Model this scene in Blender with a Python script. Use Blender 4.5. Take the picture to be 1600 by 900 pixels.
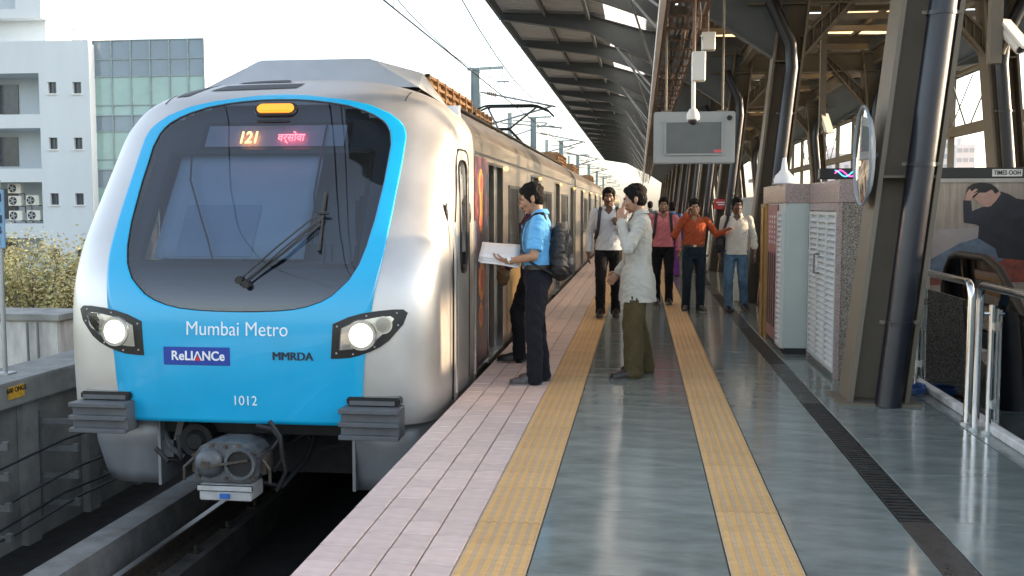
import bpy, bmesh, math, random
from mathutils import Vector, Matrix, noise
R = math.radians
random.seed(7)
for o in list(bpy.data.objects): bpy.data.objects.remove(o)
SC = bpy.context.scene
COL = SC.collection

# ------------------------------------------------------------------ camera
F_PX, CAM_H = 1600.0, 1.5                       # focal length in photo pixels, eye height over the platform
PITCH = math.atan(126 / F_PX); YAW = math.atan(200 / F_PX * math.cos(PITCH))
cd = bpy.data.cameras.new('camera'); cam = bpy.data.objects.new('camera', cd); COL.objects.link(cam)
cd.sensor_width = 36; cd.lens = 36 * F_PX / 1600; cd.clip_start = .05; cd.clip_end = 5000
cam.location = (0, 0, CAM_H); cam.rotation_euler = (R(90) - PITCH, 0, YAW)
SC.camera = cam
# ------------------------------------------------------------------ sky, sun, exposure
SUN_EL, SUN_AZ = R(14), R(78)                  # azimuth clockwise from +Y: low hazy sun from the right, a little behind
w = bpy.data.worlds.new('World'); SC.world = w; w.use_nodes = True
nt = w.node_tree; bg = nt.nodes['Background']
sky = nt.nodes.new('ShaderNodeTexSky'); sky.sky_type = 'NISHITA'; sky.sun_disc = False
sky.sun_elevation = SUN_EL; sky.sun_rotation = SUN_AZ; sky.air_density = .9; sky.dust_density = 2.2; sky.ozone_density = .5
hz_ = nt.nodes.new('ShaderNodeHueSaturation'); hz_.inputs['Saturation'].default_value = .62   # milky, hazy daylight
nt.links.new(sky.outputs[0], hz_.inputs['Color']); nt.links.new(hz_.outputs[0], bg.inputs[0]); bg.inputs[1].default_value = 0.15
sl = bpy.data.lights.new('sun', 'SUN'); sl.energy = 2.6; sl.angle = R(1.0); sl.color = (1.0, .72, .46)
sun = bpy.data.objects.new('sun', sl); COL.objects.link(sun); sun.location = (30, -20, 30)
sd = Vector((math.sin(SUN_AZ) * math.cos(SUN_EL), math.cos(SUN_AZ) * math.cos(SUN_EL), math.sin(SUN_EL)))
sun.rotation_euler = sd.to_track_quat('Z', 'Y').to_euler()
SC.view_settings.view_transform = 'Standard'; SC.view_settings.look = 'None'
SC.view_settings.gamma = 1; SC.view_settings.exposure = 2.13
SC.render.engine = 'CYCLES'
SC.cycles.max_bounces = 7; SC.cycles.transparent_max_bounces = 10

# ------------------------------------------------------------------ pixel helpers (a pixel gives a direction, the plane gives the distance)
_fw = Vector((-math.sin(YAW) * math.cos(PITCH), math.cos(YAW) * math.cos(PITCH), -math.sin(PITCH)))
_rt = Vector((math.cos(YAW), math.sin(YAW), 0)); _up = _rt.cross(_fw)
def on(ax, v, x, y):
    d = _fw + _rt * (x - 800) / F_PX - _up * (y - 450) / F_PX
    o = Vector((0, 0, CAM_H)); t = (v - o[ax]) / d[ax]
    return o + d * t

# ------------------------------------------------------------------ materials
MATS = {}
def M(name, col, rough=.6, metal=0., var=.12, scale=4., bump=0., bscale=60., spec=.5, coat=0., stretch=None, col2=None, coord='Object', emit=None, estr=0., detail=4, rvar=0.):
    if name in MATS: return MATS[name]
    m = bpy.data.materials.new(name); m.use_nodes = True; n = m.node_tree; b = n.nodes['Principled BSDF']
    b.inputs['Base Color'].default_value = (*col, 1); b.inputs['Roughness'].default_value = rough
    b.inputs['Metallic'].default_value = metal; b.inputs['Specular IOR Level'].default_value = spec
    if coat: b.inputs['Coat Weight'].default_value = coat; b.inputs['Coat Roughness'].default_value = .04
    if emit: b.inputs['Emission Color'].default_value = (*emit, 1); b.inputs['Emission Strength'].default_value = estr
    tc = n.nodes.new('ShaderNodeTexCoord'); mp = n.nodes.new('ShaderNodeMapping'); n.links.new(tc.outputs[coord], mp.inputs[0])
    if stretch: mp.inputs['Scale'].default_value = stretch
    if var or col2:
        nz = n.nodes.new('ShaderNodeTexNoise'); nz.inputs['Scale'].default_value = scale; nz.inputs['Detail'].default_value = detail; nz.inputs['Roughness'].default_value = .62
        n.links.new(mp.outputs[0], nz.inputs[0])
        rp = n.nodes.new('ShaderNodeValToRGB'); rp.color_ramp.elements[0].position = .32; rp.color_ramp.elements[1].position = .68
        c2 = col2 or tuple(min(1, c * (1 + var)) for c in col); c1 = col if col2 else tuple(c * (1 - var) for c in col)
        rp.color_ramp.elements[0].color = (*c1, 1); rp.color_ramp.elements[1].color = (*c2, 1)
        n.links.new(nz.outputs['Fac'], rp.inputs[0]); n.links.new(rp.outputs[0], b.inputs['Base Color'])
        if rvar:
            mr = n.nodes.new('ShaderNodeMapRange'); mr.inputs['To Min'].default_value = rough; mr.inputs['To Max'].default_value = rough + rvar
            mr.inputs['From Min'].default_value = .35; mr.inputs['From Max'].default_value = .7
            n.links.new(nz.outputs['Fac'], mr.inputs['Value']); n.links.new(mr.outputs[0], b.inputs['Roughness'])
    if bump:
        n2 = n.nodes.new('ShaderNodeTexNoise'); n2.inputs['Scale'].default_value = bscale; n2.inputs['Detail'].default_value = 3
        n.links.new(mp.outputs[0], n2.inputs[0]); bp = n.nodes.new('ShaderNodeBump'); bp.inputs['Strength'].default_value = bump; bp.inputs['Distance'].default_value = .01
        n.links.new(n2.outputs['Fac'], bp.inputs['Height']); n.links.new(bp.outputs[0], b.inputs['Normal'])
    MATS[name] = m; return m

def glassmat(name, tint=(.8, .85, .85), rough=.02, f0=.5, keep=.75):
    """clear sheet glass: tinted transparency under a fresnel mirror"""
    if name in MATS: return MATS[name]
    m = bpy.data.materials.new(name); m.use_nodes = True; n = m.node_tree; n.nodes.remove(n.nodes['Principled BSDF'])
    out = n.nodes['Material Output']; t = n.nodes.new('ShaderNodeBsdfTransparent'); t.inputs[0].default_value = (*[c * keep for c in tint], 1)
    g = n.nodes.new('ShaderNodeBsdfGlossy'); g.inputs['Roughness'].default_value = rough; g.inputs[0].default_value = (.95, .97, 1, 1)
    fr = n.nodes.new('ShaderNodeFresnel'); fr.inputs[0].default_value = 1.5 + f0 * .6
    mx = n.nodes.new('ShaderNodeMixShader'); n.links.new(fr.outputs[0], mx.inputs[0]); n.links.new(t.outputs[0], mx.inputs[1]); n.links.new(g.outputs[0], mx.inputs[2])
    n.links.new(mx.outputs[0], out.inputs[0]); MATS[name] = m; return m

# ------------------------------------------------------------------ mesh collector
class MB:
    def __init__(s): s.v = []; s.f = []; s.mi = []
    def add(s, vs, fs, mi=0):
        k = len(s.v); s.v += [tuple(v) for v in vs]; s.f += [tuple(i + k for i in f) for f in fs]; s.mi += [mi] * len(fs); return s
    def box(s, a, b, mi=0, mat=None):
        x0, x1 = sorted((a[0], b[0])); y0, y1 = sorted((a[1], b[1])); z0, z1 = sorted((a[2], b[2]))
        vs = [(x0,y0,z0),(x1,y0,z0),(x1,y1,z0),(x0,y1,z0),(x0,y0,z1),(x1,y0,z1),(x1,y1,z1),(x0,y1,z1)]
        if mat is not None: vs = [mat @ Vector(v) for v in vs]
        return s.add(vs, [(0,3,2,1),(4,5,6,7),(0,1,5,4),(1,2,6,5),(2,3,7,6),(3,0,4,7)], mi)
    def beam(s, p, q, wx, wz, mi=0, up=(0,0,1)):
        """rectangular bar between two points"""
        p, q = Vector(p), Vector(q); d = (q - p).normalized(); u = Vector(up)
        if abs(d.dot(u)) > .99: u = Vector((0, 1, 0))
        r = d.cross(u).normalized(); u = r.cross(d)
        vs = [c + r * a * wx / 2 + u * b * wz / 2 for c in (p, q) for a, b in ((-1,-1),(1,-1),(1,1),(-1,1))]
        return s.add(vs, [(3,2,1,0),(4,5,6,7),(0,1,5,4),(1,2,6,5),(2,3,7,6),(3,0,4,7)], mi)
    def tube(s, pts, r, n=8, mi=0, cap=True, rx=None):
        pts = [Vector(p) for p in pts]; rs = r if isinstance(r, (list, tuple)) else [r] * len(pts)
        k = len(s.v); prev = None; vs = []; fs = []
        for i, p in enumerate(pts):
            d = (pts[min(i + 1, len(pts) - 1)] - pts[max(i - 1, 0)]).normalized()
            if prev is None:
                u = Vector((0, 0, 1)) if abs(d.z) < .9 else Vector((1, 0, 0)); u = (u - d * d.dot(u)).normalized()
            else: u = (prev - d * d.dot(prev)).normalized()
            prev = u; v = d.cross(u)
            for j in range(n):
                a = 2 * math.pi * j / n; vs.append(p + (u * math.cos(a) + v * math.sin(a)) * rs[i])
        for i in range(len(pts) - 1):
            for j in range(n):
                a, b = i * n + j, i * n + (j + 1) % n; fs.append((a, b, b + n, a + n))
        if cap: fs.append(tuple(range(n))[::-1]); fs.append(tuple((len(pts) - 1) * n + j for j in range(n)))
        return s.add(vs, fs, mi)
    def prism(s, poly, a, b, ax=1, mi=0):
        """polygon in the two other axes, extruded along axis ax from a to b"""
        def P(u, v, t):
            return {0: (t, u, v), 1: (u, t, v), 2: (u, v, t)}[ax]
        n = len(poly); vs = [P(u, v, a) for u, v in poly] + [P(u, v, b) for u, v in poly]
        fs = [tuple(range(n)), tuple(range(2 * n - 1, n - 1, -1))] + [(i, i + n, (i + 1) % n + n, (i + 1) % n) for i in range(n)]
        return s.add(vs, fs, mi)
    def ell(s, c, r, nu=16, nv=10, mi=0, rot=None):
        c = Vector(c); vs = []; fs = []
        for i in range(nv + 1):
            t = math.pi * i / nv
            for j in range(nu):
                a = 2 * math.pi * j / nu; p = Vector((math.sin(t) * math.cos(a) * r[0], math.sin(t) * math.sin(a) * r[1], math.cos(t) * r[2]))
                vs.append(c + (rot @ p if rot else p))
        for i in range(nv):
            for j in range(nu):
                a = i * nu + j; b = i * nu + (j + 1) % nu; fs.append((a, a + nu, b + nu, b))
        return s.add(vs, fs, mi)
    def grid(s, rows, mi=0, close=False):
        n = len(rows[0]); vs = [p for r in rows for p in r]; fs = []
        for i in range(len(rows) - 1):
            for j in range(n - (0 if close else 1)):
                a = i * n + j; b = i * n + (j + 1) % n; fs.append((a, b, b + n, a + n))
        return s.add(vs, fs, mi)
    def mesh(s, name, mats, off=(0,0,0), smooth=False, bevel=0., fix=True):
        me = bpy.data.meshes.new(name); o = Vector(off)
        me.from_pydata([Vector(v) - o for v in s.v], [], s.f)
        for m in (mats if isinstance(mats, (list, tuple)) else [mats]): me.materials.append(m)
        me.polygons.foreach_set('material_index', s.mi)
        bm = bmesh.new(); bm.from_mesh(me)
        bmesh.ops.remove_doubles(bm, verts=bm.verts, dist=1e-5)
        if bevel: bmesh.ops.bevel(bm, geom=[e for e in bm.edges if len(e.link_faces) == 2 and e.calc_face_angle(0) > .6], offset=bevel, segments=1 if bevel < .01 else 2, affect='EDGES', clamp_overlap=True)
        if fix: bmesh.ops.recalc_face_normals(bm, faces=bm.faces)
        bm.to_mesh(me); bm.free()
        if smooth:
            me.polygons.foreach_set('use_smooth', [True] * len(me.polygons))
            try: me.set_sharp_from_angle(angle=R(38) if smooth is True else smooth)
            except Exception: pass
        me.update(); return me
    def build(s, name, mats, parent=None, smooth=False, bevel=0., fix=True, off=None):
        o = off if off is not None else (parent.get('_wl', (0, 0, 0)) if parent else (0, 0, 0))
        ob = bpy.data.objects.new(name, s.mesh(name, mats, o, smooth, bevel, fix)); COL.objects.link(ob)
        if parent: ob.parent = parent; ob['_wl'] = list(o) if off is None else [0, 0, 0]
        return ob

def tag(o, label=None, cat=None, group=None, kind=None):
    if label: o['label'] = label
    if cat: o['category'] = cat
    if group: o['group'] = group
    if kind: o['kind'] = kind
    return o
def thing(name, loc, label, cat, group=None, rz=0):
    """an Empty at the thing's base; parts built in world space are shifted to it"""
    o = bpy.data.objects.new(name, None); COL.objects.link(o); o.location = loc; o.empty_display_size = .1
    o.rotation_euler = (0, 0, rz); o['_wl'] = list(loc) if not rz else [0, 0, 0]
    return tag(o, label, cat, group)
def copyobj(o, loc, parent=None):
    c = o.copy(); COL.objects.link(c); c.location = loc
    if parent: c.parent = parent
    return c
def copytree(o, loc, rz=None, label=None, parent=None):
    c = o.copy(); COL.objects.link(c)
    if parent: c.parent = parent
    if loc is not None: c.location = loc
    if rz is not None: c.rotation_euler = (0, 0, rz)
    if label: c['label'] = label
    for ch in list(o.children): copytree(ch, None, parent=c)
    return c
def textmesh(body, size, mat, name, parent, matrix, bold=0., ex=.002, sx=1., align='CENTER'):
    """lettering as a thin raised mesh; matrix carries the text plane (x right, y up) into the world"""
    cu = bpy.data.curves.new(name, 'FONT'); cu.body = body; cu.size = size; cu.align_x = align; cu.align_y = 'CENTER'
    cu.offset = bold; cu.extrude = ex; cu.resolution_u = 4
    tmp = bpy.data.objects.new(name + '_t', cu); COL.objects.link(tmp)
    dg = bpy.context.evaluated_depsgraph_get(); dg.update()
    me = bpy.data.meshes.new_from_object(tmp.evaluated_get(dg)); bpy.data.objects.remove(tmp)
    me.transform(Matrix.Diagonal((sx, 1, 1, 1))); me.transform(matrix)
    if parent: me.transform(Matrix.Translation(-Vector(parent.get('_wl', (0, 0, 0)))))
    me.materials.clear(); me.materials.append(mat)
    ob = bpy.data.objects.new(name, me); COL.objects.link(ob)
    if parent: ob.parent = parent
    return ob
def plane_matrix(o, x, y):
    x = Vector(x).normalized(); y = Vector(y).normalized(); z = x.cross(y)
    return Matrix(((x.x, y.x, z.x, o[0]), (x.y, y.y, z.y, o[1]), (x.z, y.z, z.z, o[2]), (0, 0, 0, 1)))
def lerp(t, tab):
    """piecewise table lookup with smooth interpolation"""
    if t <= tab[0][0]: return tab[0][1]
    for (a, u), (b, v) in zip(tab, tab[1:]):
        if t <= b: return u + (v - u) * (t - a) / (b - a)
    return tab[-1][1]

# ================================================================== SETTING: ground, viaduct, platform
def floor_mat(name, c1, c2, rough, rvar, scale, stretch, bump=0., coat=0.):
    m = M(name, c1, rough, col2=c2, scale=scale, stretch=stretch, bump=bump, bscale=90, coat=coat, rvar=rvar, detail=7)
    n = m.node_tree; b = n.nodes['Principled BSDF']; src = b.inputs['Base Color'].links[0].from_socket
    oi = n.nodes.new('ShaderNodeObjectInfo'); mr = n.nodes.new('ShaderNodeMapRange'); mr.inputs['To Min'].default_value = .93; mr.inputs['To Max'].default_value = 1.07
    n.links.new(oi.outputs['Random'], mr.inputs['Value']); hs = n.nodes.new('ShaderNodeHueSaturation')
    n.links.new(mr.outputs[0], hs.inputs['Value']); n.links.new(src, hs.inputs['Color']); n.links.new(hs.outputs[0], b.inputs['Base Color'])
    return m
m_pink = floor_mat('pink_tile', (.49, .375, .345), (.62, .505, .465), .42, .2, 9, (1, 2.5, 1), .05)
m_tact = floor_mat('tactile_tile', (.52, .30, .105), (.64, .42, .19), .45, .2, 7, (1, 3, 1), .05)
m_tactb = floor_mat('tactile_groove', (.44, .30, .17), (.54, .41, .26), .6, .2, 7, (1, 3, 1), .05)
m_kota = floor_mat('polished_stone', (.142, .166, .153), (.248, .278, .260), .07, .13, 2.4, (1, 2.6, 1), 0.012)
m_joint = M('joint_mortar', (.20, .17, .16), .9, scale=20, var=.25)
m_conc = M('concrete', (.30, .30, .285), .85, var=.22, scale=3, bump=.25, bscale=25, detail=8)
m_concd = M('stained_concrete', (.17, .17, .16), .9, col2=(.34, .34, .32), scale=2.2, bump=.3, bscale=18, detail=9)
m_concw = M('weathered_white_concrete', (.36, .355, .34), .9, col2=(.66, .65, .63), scale=1.6, bump=.2, bscale=15, detail=9, stretch=(3, 3, .7))
m_dark = M('soot_deck', (.022, .021, .020), .9, var=.35, scale=6, bump=.3, bscale=30)
m_steel = M('painted_steel', (.150, .124, .090), .5, var=.18, scale=1.5, bump=.03, bscale=30, rvar=.2)
m_steel2 = M('grey_steel', (.16, .175, .18), .45, var=.14, scale=2, rvar=.2)
m_galv = M('galvanised_steel', (.42, .44, .45), .38, .8, var=.12, scale=9)
m_inox = M('stainless_tube', (.62, .62, .62), .16, 1., var=.06, scale=12)
m_black = M('black_rubber', (.012, .012, .013), .55, var=.2, scale=20)
m_white = M('white_paint', (.78, .79, .80), .5, var=.05, scale=2)

g = MB(); g.add([(-3000, -600, -10.5), (3000, -600, -10.5), (3000, 4200, -10.5), (-3000, 4200, -10.5)], [(0, 1, 2, 3)])
tag(g.build('ground', M('dusty_ground', (.17, .16, .13), .95, col2=(.10, .12, .07), scale=.02, detail=9)), kind='structure')

Y0, Y1 = -8.0, 110.0
EDGE = -1.411
# stair well opening in the slab
WX0, WX1, WY0, WY1 = 2.42, 4.9, 1.5, 13.3
pl = MB()
for a, b in (((EDGE + .02, Y0, -1.55), (WX0, Y1, -.034)), ((WX1, Y0, -1.55), (9.0, Y1, -.034)), ((WX0, Y0, -1.55), (WX1, WY0, -.034)), ((WX0, WY1, -1.55), (WX1, Y1, -.034))): pl.box(a, b)
platform = tag(pl.build('platform', m_joint), kind='structure')

def tile_mesh(name, w, l, mat, h=.03, bev=.004, bars=0):
    t = MB(); t.box((-w / 2, -l / 2, -h), (w / 2, l / 2, 0))
    me = t.mesh(name, mat, bevel=bev)
    if bars:
        t = MB(); t.box((-w / 2, -l / 2, -h), (w / 2, l / 2, 0))
        for k in range(bars):
            x = -w / 2 + w * (k + .5) / bars; q = w / bars * .30
            for (ya, yb) in ((-l / 2 + .001, l / 2 - .001),):
                t.prism([(x - q, .0005), (x + q, .0005), (x + q * .62, .005), (x - q * .62, .005)], ya, yb, mi=1)
        me = t.mesh(name, [m_tactb, mat], bevel=0)
    return me
def lay(name, me, x, ys, w, l, tint=None):
    for y in ys:
        o = bpy.data.objects.new(name, me); COL.objects.link(o); o.parent = platform
        o.location = (x, y, random.uniform(-.0012, .0012)); o.rotation_euler = (random.uniform(-.002, .002), random.uniform(-.002, .002), 0)
def lay_far(name, x, ya, yb, w, l, mat, bars=0, gap=.006):
    t = MB(); y = ya
    while y < yb - 1e-6:
        l2 = min(l, yb - y); z = random.uniform(-.001, .001)
        t.box((x - w / 2, y + gap / 2, -.03), (x + w / 2, y + l2 - gap / 2, z))
        for k in range(bars):
            xx = x - w / 2 + w * (k + .5) / bars; q = w / bars * .3
            t.prism([(xx - q, z + .0005), (xx + q, z + .0005), (xx + q * .62, z + .006), (xx - q * .62, z + .006)], y + .001, y + l2 - .001, mi=1)
        y += l2
    o = t.build(name, [m_tactb, mat] if bars else mat); o.parent = platform; return tag(o, kind='stuff')
# four columns of pink tiles along the edge
PW = (.755 + EDGE) / 4 * -1; PL = .192
pm = tile_mesh('pink_tile', PW - .007, PL - .007, m_pink)
for c in range(4):
    x = EDGE + PW * (c + .5)
    ys = [2.6 + PL * (i + .5) for i in range(40)]
    lay('pink_tile', pm, x, ys, PW, PL)
    lay_far('pink_tile_paving', x, 2.6 + PL * 40, 60, PW - .007, PL, m_pink)
    lay_far('pink_tile_paving', x, Y0, 2.6, PW - .007, PL, m_pink)
    lay_far('pink_tile_paving', x, 60, Y1, PW - .007, 2.0, m_pink)
# tactile strips
TS = .306
tm = tile_mesh('tactile_tile', TS - .004, TS - .0015, m_tact, bars=6)
for x in (-.602, .536):
    lay('tactile_tile', tm, x, [2.9 + TS * (i + .5) for i in range(46)], TS, TS)
    lay_far('tactile_tile_paving', x, 2.9 + TS * 46, 60, TS - .004, TS, m_tact, bars=6)
    lay_far('tactile_tile_paving', x, Y0, 2.9, TS - .004, TS, m_tact)
    lay_far('tactile_tile_paving', x, 60, Y1, TS - .004, 3.0, m_tact)
# polished stone slabs
for (xa, xb) in ((-.447, .381), (.691, 1.246), (1.402, 2.20)):
    wv = xb - xa; sm = tile_mesh('stone_slab', wv - .005, .9 - .005, m_kota, bev=.0015)
    lay('stone_slab', sm, (xa + xb) / 2, [2.3 + .9 * (i + .5) for i in range(16)], wv, .9)
    lay_far('stone_paving', (xa + xb) / 2, 2.3 + .9 * 16, 60, wv - .003, .9, m_kota, gap=.003)
    lay_far('stone_paving', (xa + xb) / 2, Y0, 2.3, wv - .003, .9, m_kota, gap=.003)
    lay_far('stone_paving', (xa + xb) / 2, 60, Y1, wv - .003, 5, m_kota, gap=.003)
for (xa, xb, ya, yb) in ((2.204, WX0 - .01, Y0, Y1), (WX0, WX1, WY1, Y1), (WX0, WX1, Y0, WY0), (WX1 + .01, 8.99, Y0, Y1)):
    lay_far('stone_paving', (xa + xb) / 2, ya, yb, xb - xa - .004, 1.2, m_kota, gap=.003)
# edge nosing and drain channel
e = MB(); e.box((EDGE - .004, Y0, -.13), (EDGE + .03, Y1, -.036)); tag(e.build('platform_nosing', m_concw), kind='structure')
e = MB(); e.box((EDGE + .06, Y0, -1.6), (EDGE + .10, Y1, -.05)); e.build('platform_face', m_concd, platform)
m_grate = M('drain_grating', (.06, .06, .058), .38, .6, var=.3, scale=14, rvar=.2)
m_cover = M('drain_cover', (.045, .042, .04), .25, var=.4, scale=10, rvar=.25)
gr = MB()
for k in range(18): gr.box((-.066, -.49 + k * .0555, -.02), (.066, -.49 + k * .0555 + .03, -.001))
gr.box((-.075, -.5, -.022), (-.067, .5, .0015)); gr.box((.067, -.5, -.022), (.075, .5, .0015)); gm = gr.mesh('drain_grate', m_grate)
cv = MB(); cv.box((-.075, -.497, -.02), (.075, .497, -.0005)); cvm = cv.mesh('drain_cover', m_cover, bevel=.002)
ch = MB(); ch.box((1.249, Y0, -.035), (1.399, Y1, -.0335)); ch.build('drain_channel', m_black, platform)
for i in range(30):
    k = i % 5; o = bpy.data.objects.new('drain_cover' if k in (1, 2) else 'drain_grate', cvm if k in (1, 2) else gm); COL.objects.link(o); o.parent = platform; o.location = (1.324, 2.5 + i, 0)
o = lay_far('drain_covers_beyond', 1.324, 32, Y1, .14, 1.0, m_cover); o = lay_far('drain_covers_behind', 1.324, Y0, 2.0, .14, 1.0, m_cover)

# ------------------------------------------------------------------ viaduct: deck, plinths, rails, parapet
d = MB(); d.box((-6.1, -30, -2.3), (EDGE + .05, 260, -1.62)); tag(d.build('viaduct_deck', m_dark), kind='structure')
d = MB()
for xa, xb, z in ((-4.34, -4.03, -1.10), (-1.97, -1.66, -1.10)): d.prism([(xa, -1.62), (xb, -1.62), (xb - .03, z), (xa + .03, z)], -30, 260)
tag(d.build('derailment_kerb', M('track_concrete', (.16, .16, .15), .85, col2=(.28, .28, .27), scale=4, bump=.3, bscale=25, detail=8)), kind='structure')
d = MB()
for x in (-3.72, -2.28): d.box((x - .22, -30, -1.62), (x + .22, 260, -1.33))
tag(d.build('track_plinth', M('shade_dark_plinth', (.05, .047, .042), .9, col2=(.10, .095, .085), scale=5, bump=.3, bscale=30, detail=8)), kind='structure')  # plinth concrete coloured dark in place of the deep shade around the train
m_rail = M('rail_steel', (.10, .085, .07), .5, .5, var=.3, scale=20)
m_railtop = M('rail_head', (.34, .33, .32), .42, 1., var=.1, scale=30)
for x in (-3.72, -2.28):
    t = thing('rail', (x, 0, -1.33), 'steel running rail, the one ' + ('on the parapet side' if x < -3 else 'on the platform side') + ' of the track', 'rail')
    d = MB(); d.prism([(x - .07, -1.33), (x + .07, -1.33), (x + .065, -1.315), (x + .012, -1.29), (x + .012, -1.19), (x + .036, -1.18), (x + .036, -1.156), (x - .036, -1.156), (x - .036, -1.18), (x - .012, -1.19), (x - .012, -1.29), (x - .065, -1.315)], -20, 260)
    d.build('rail_body', m_rail, t)
    d = MB(); d.prism([(x - .035, -1.1555), (x + .035, -1.1555), (x + .028, -1.148), (x - .028, -1.148)], -20, 260); d.build('rail_head', m_railtop, t)
    f = MB()
    for i in range(60):
        y = 2 + i * .65; f.box((x - .16, y - .07, -1.33), (x + .16, y + .07, -1.318)); f.tube([(x - .12, y, -1.318), (x - .12, y, -1.27)], .018, 6); f.tube([(x + .12, y, -1.318), (x + .12, y, -1.27)], .018, 6)
    tag(f.build('rail_fastenings', m_rail, t), kind='stuff')
# parapet with overhanging coping, posts and cable brackets
pt = thing('parapet_wall', (-5.8, 0, -1.62), 'grey stained concrete viaduct parapet with overhanging coping beside the track', 'wall')
d = MB(); d.box((-5.92, -25, -1.62), (-5.64, 240, -.272)); d.build('wall_face', m_concd, pt)
for i in range(12):
    ya = -11.2 + i * 3.2; d = MB(); d.box((-6.10, ya, -.27), (-5.5, ya + 3.192, -.04)); d.build('coping', m_concw if 0 else m_concd, pt, bevel=.012)
d = MB(); d.box((-6.10, 27.2, -.27), (-5.5, 240, -.04)); d.build('coping', m_concd, pt)
for i in range(16):
    y = 1.3 + i * 1.06
    d = MB(); d.box((-5.645, y - .11, -1.62), (-5.56, y + .11, -.274)); d.build('pilaster', m_concd, pt, bevel=.01)
    d = MB()
    for z in (-.52, -.78, -1.04, -1.30): d.box((-5.56, y + .14, z), (-5.20, y + .18, z + .045)); d.box((-5.25, y + .14, z + .045), (-5.20, y + .18, z + .07))
    d.box((-5.645, y + .125, -1.4), (-5.60, y + .195, -.42)); d.build('cable_bracket', m_galv, pt)
for k, (z, x) in enumerate(((-.70, -5.42), (-.97, -5.34), (-1.21, -5.40), (-1.235, -5.28))):
    pts = [(x + random.uniform(-.03, .03), -6 + i * 1.06 + .16, z + .0 - (.05 if i % 2 else 0)) for i in range(40)]
    d = MB(); d.tube(pts, .013, 6); c = d.build('trackside_cable', m_black); tag(c, ('black cable lying on the second bracket tier under the parapet coping', 'black cable lying on the third bracket tier under the parapet coping', 'black cable on the lowest bracket tier, the one against the wall', 'black cable on the lowest bracket tier, the one at the bracket tips')[k], 'cable', 'cables on the parapet brackets')
# yellow plate on the coping
p = on(0, -5.497, 25, 612)
yp = thing('warning_plate', (p.x, p.y, p.z), 'small yellow warning plate on the parapet coping', 'sign')
d = MB(); d.box((p.x, p.y - .115, p.z - .055), (p.x + .008, p.y + .115, p.z + .055)); d.build('plate', M('yellow_enamel', (.75, .42, .04), .45, var=.2, scale=20), yp)
textmesh('680 ONG5', .062, m_black, 'lettering', yp, plane_matrix((p.x + .009, p.y, p.z + .022), (0, 1, 0), (0, 0, 1)), bold=.001)
# post with vertical name board
px = on(1, 8.75, 4, 470); bx = px.x
sp = thing('station_name_post', (bx, 8.75, -.04), 'grey post with a narrow blue board of stacked letters on the parapet', 'sign')
d = MB(); d.tube([(bx, 8.75, -.04), (bx, 8.75, 1.75)], .022, 10); d.box((bx - .07, 8.68, -.045), (bx + .07, 8.82, -.025)); d.build('post', m_galv, sp, smooth=True)
d = MB(); d.box((bx - .30, 8.705, 1.13), (bx + .075, 8.725, 1.66)); d.build('board', M('board_blue', (.20, .36, .52), .5, var=.1), sp, bevel=.004)
for i, ch_ in enumerate('NSMBI'):
    textmesh(ch_, .105, M('dark_lettering', (.03, .05, .10), .6), 'lettering', sp, plane_matrix((bx + .02, 8.702, 1.585 - i * .098), (1, 0, 0), (0, 0, 1)), bold=.002)

# ================================================================== CITY on the left
m_bwall = M('pale_plaster', (.58, .63, .66), .85, var=.06, scale=.35, detail=9, stretch=(1, 1, .35))
m_bwhite = M('white_plaster', (.64, .63, .61), .85, var=.07, scale=.4, detail=9, stretch=(1, 1, .35))
m_wdark = M('window_dark', (.06, .075, .09), .12, var=.2)
m_wframe = M('window_frame', (.12, .14, .16), .5)
def wall_holes(mb, x0, x1, z0, z1, y0, y1, holes):
    xs = sorted({x0, x1, *[h[0] for h in holes], *[h[1] for h in holes]}); zs = sorted({z0, z1, *[h[2] for h in holes], *[h[3] for h in holes]})
    xs = [x for x in xs if x0 <= x <= x1]; zs = [z for z in zs if z0 <= z <= z1]
    for a, b in zip(xs, xs[1:]):
        for c, e in zip(zs, zs[1:]):
            mx, mz = (a + b) / 2, (c + e) / 2
            if not any(h[0] < mx < h[1] and h[2] < mz < h[3] for h in holes): mb.box((a, y0, c), (b, y1, e))
BY = 56.0
def pr(x0, y0, x1, y1, Y=BY):
    a = on(1, Y, x0, y1); b = on(1, Y, x1, y0); return a.x, b.x, a.z, b.z
bl = thing('office_building', (on(1, BY, 40, 300).x, BY, -10.5), 'pale blue plastered office block with small dark windows and balcony recesses', 'building')
X0, X1, _, ZT = pr(-260, 62, 137.5, 500)
holes = []; small = []; big = []
for r in range(6):
    yc = 137 + r * 87.0
    for xc in (81, 120): small.append(pr(xc - 6.5 + r * 2, yc - 9, xc + 6.5 + r * 2, yc + 9))
for (a, b, c, e) in ((-70, 114, 60, 180), (-70, 200, 63, 264), (-70, 284.5, 65.5, 349), (-70, 372, 68, 436)): big.append(pr(a, b, c, e))
d = MB(); wall_holes(d, X0, X1, -10.5, ZT, BY, BY + .35, small + big)
d.box((X0, BY + 2.4, -10.5), (X1, BY + 14, ZT - .2)); d.box((X0, BY + .35, ZT - .45), (X1, BY + 2.4, ZT - .2)); d.box((X1 - .3, BY + .35, -10.5), (X1, BY + 2.4, ZT - .45))
d.build('wall', m_bwall, bl)
for (a, b, c, e) in small:
    f = MB(); wall_holes(f, a, b, c, e, BY + .20, BY + .26, [(a + .025, (a + b) / 2 - .015, c + .025, e - .025), ((a + b) / 2 + .015, b - .025, c + .025, e - .025)])
    fo = f.build('window', m_wframe, bl); q = MB(); q.box((a + .03, BY + .225, c + .03), (b - .03, BY + .235, e - .03)); q.build('pane', m_wdark, fo)
    s_ = MB(); s_.box((a - .06, BY - .07, c - .09), (b + .06, BY + .15, c - .005)); s_.build('sill', m_bwhite, fo)
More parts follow.
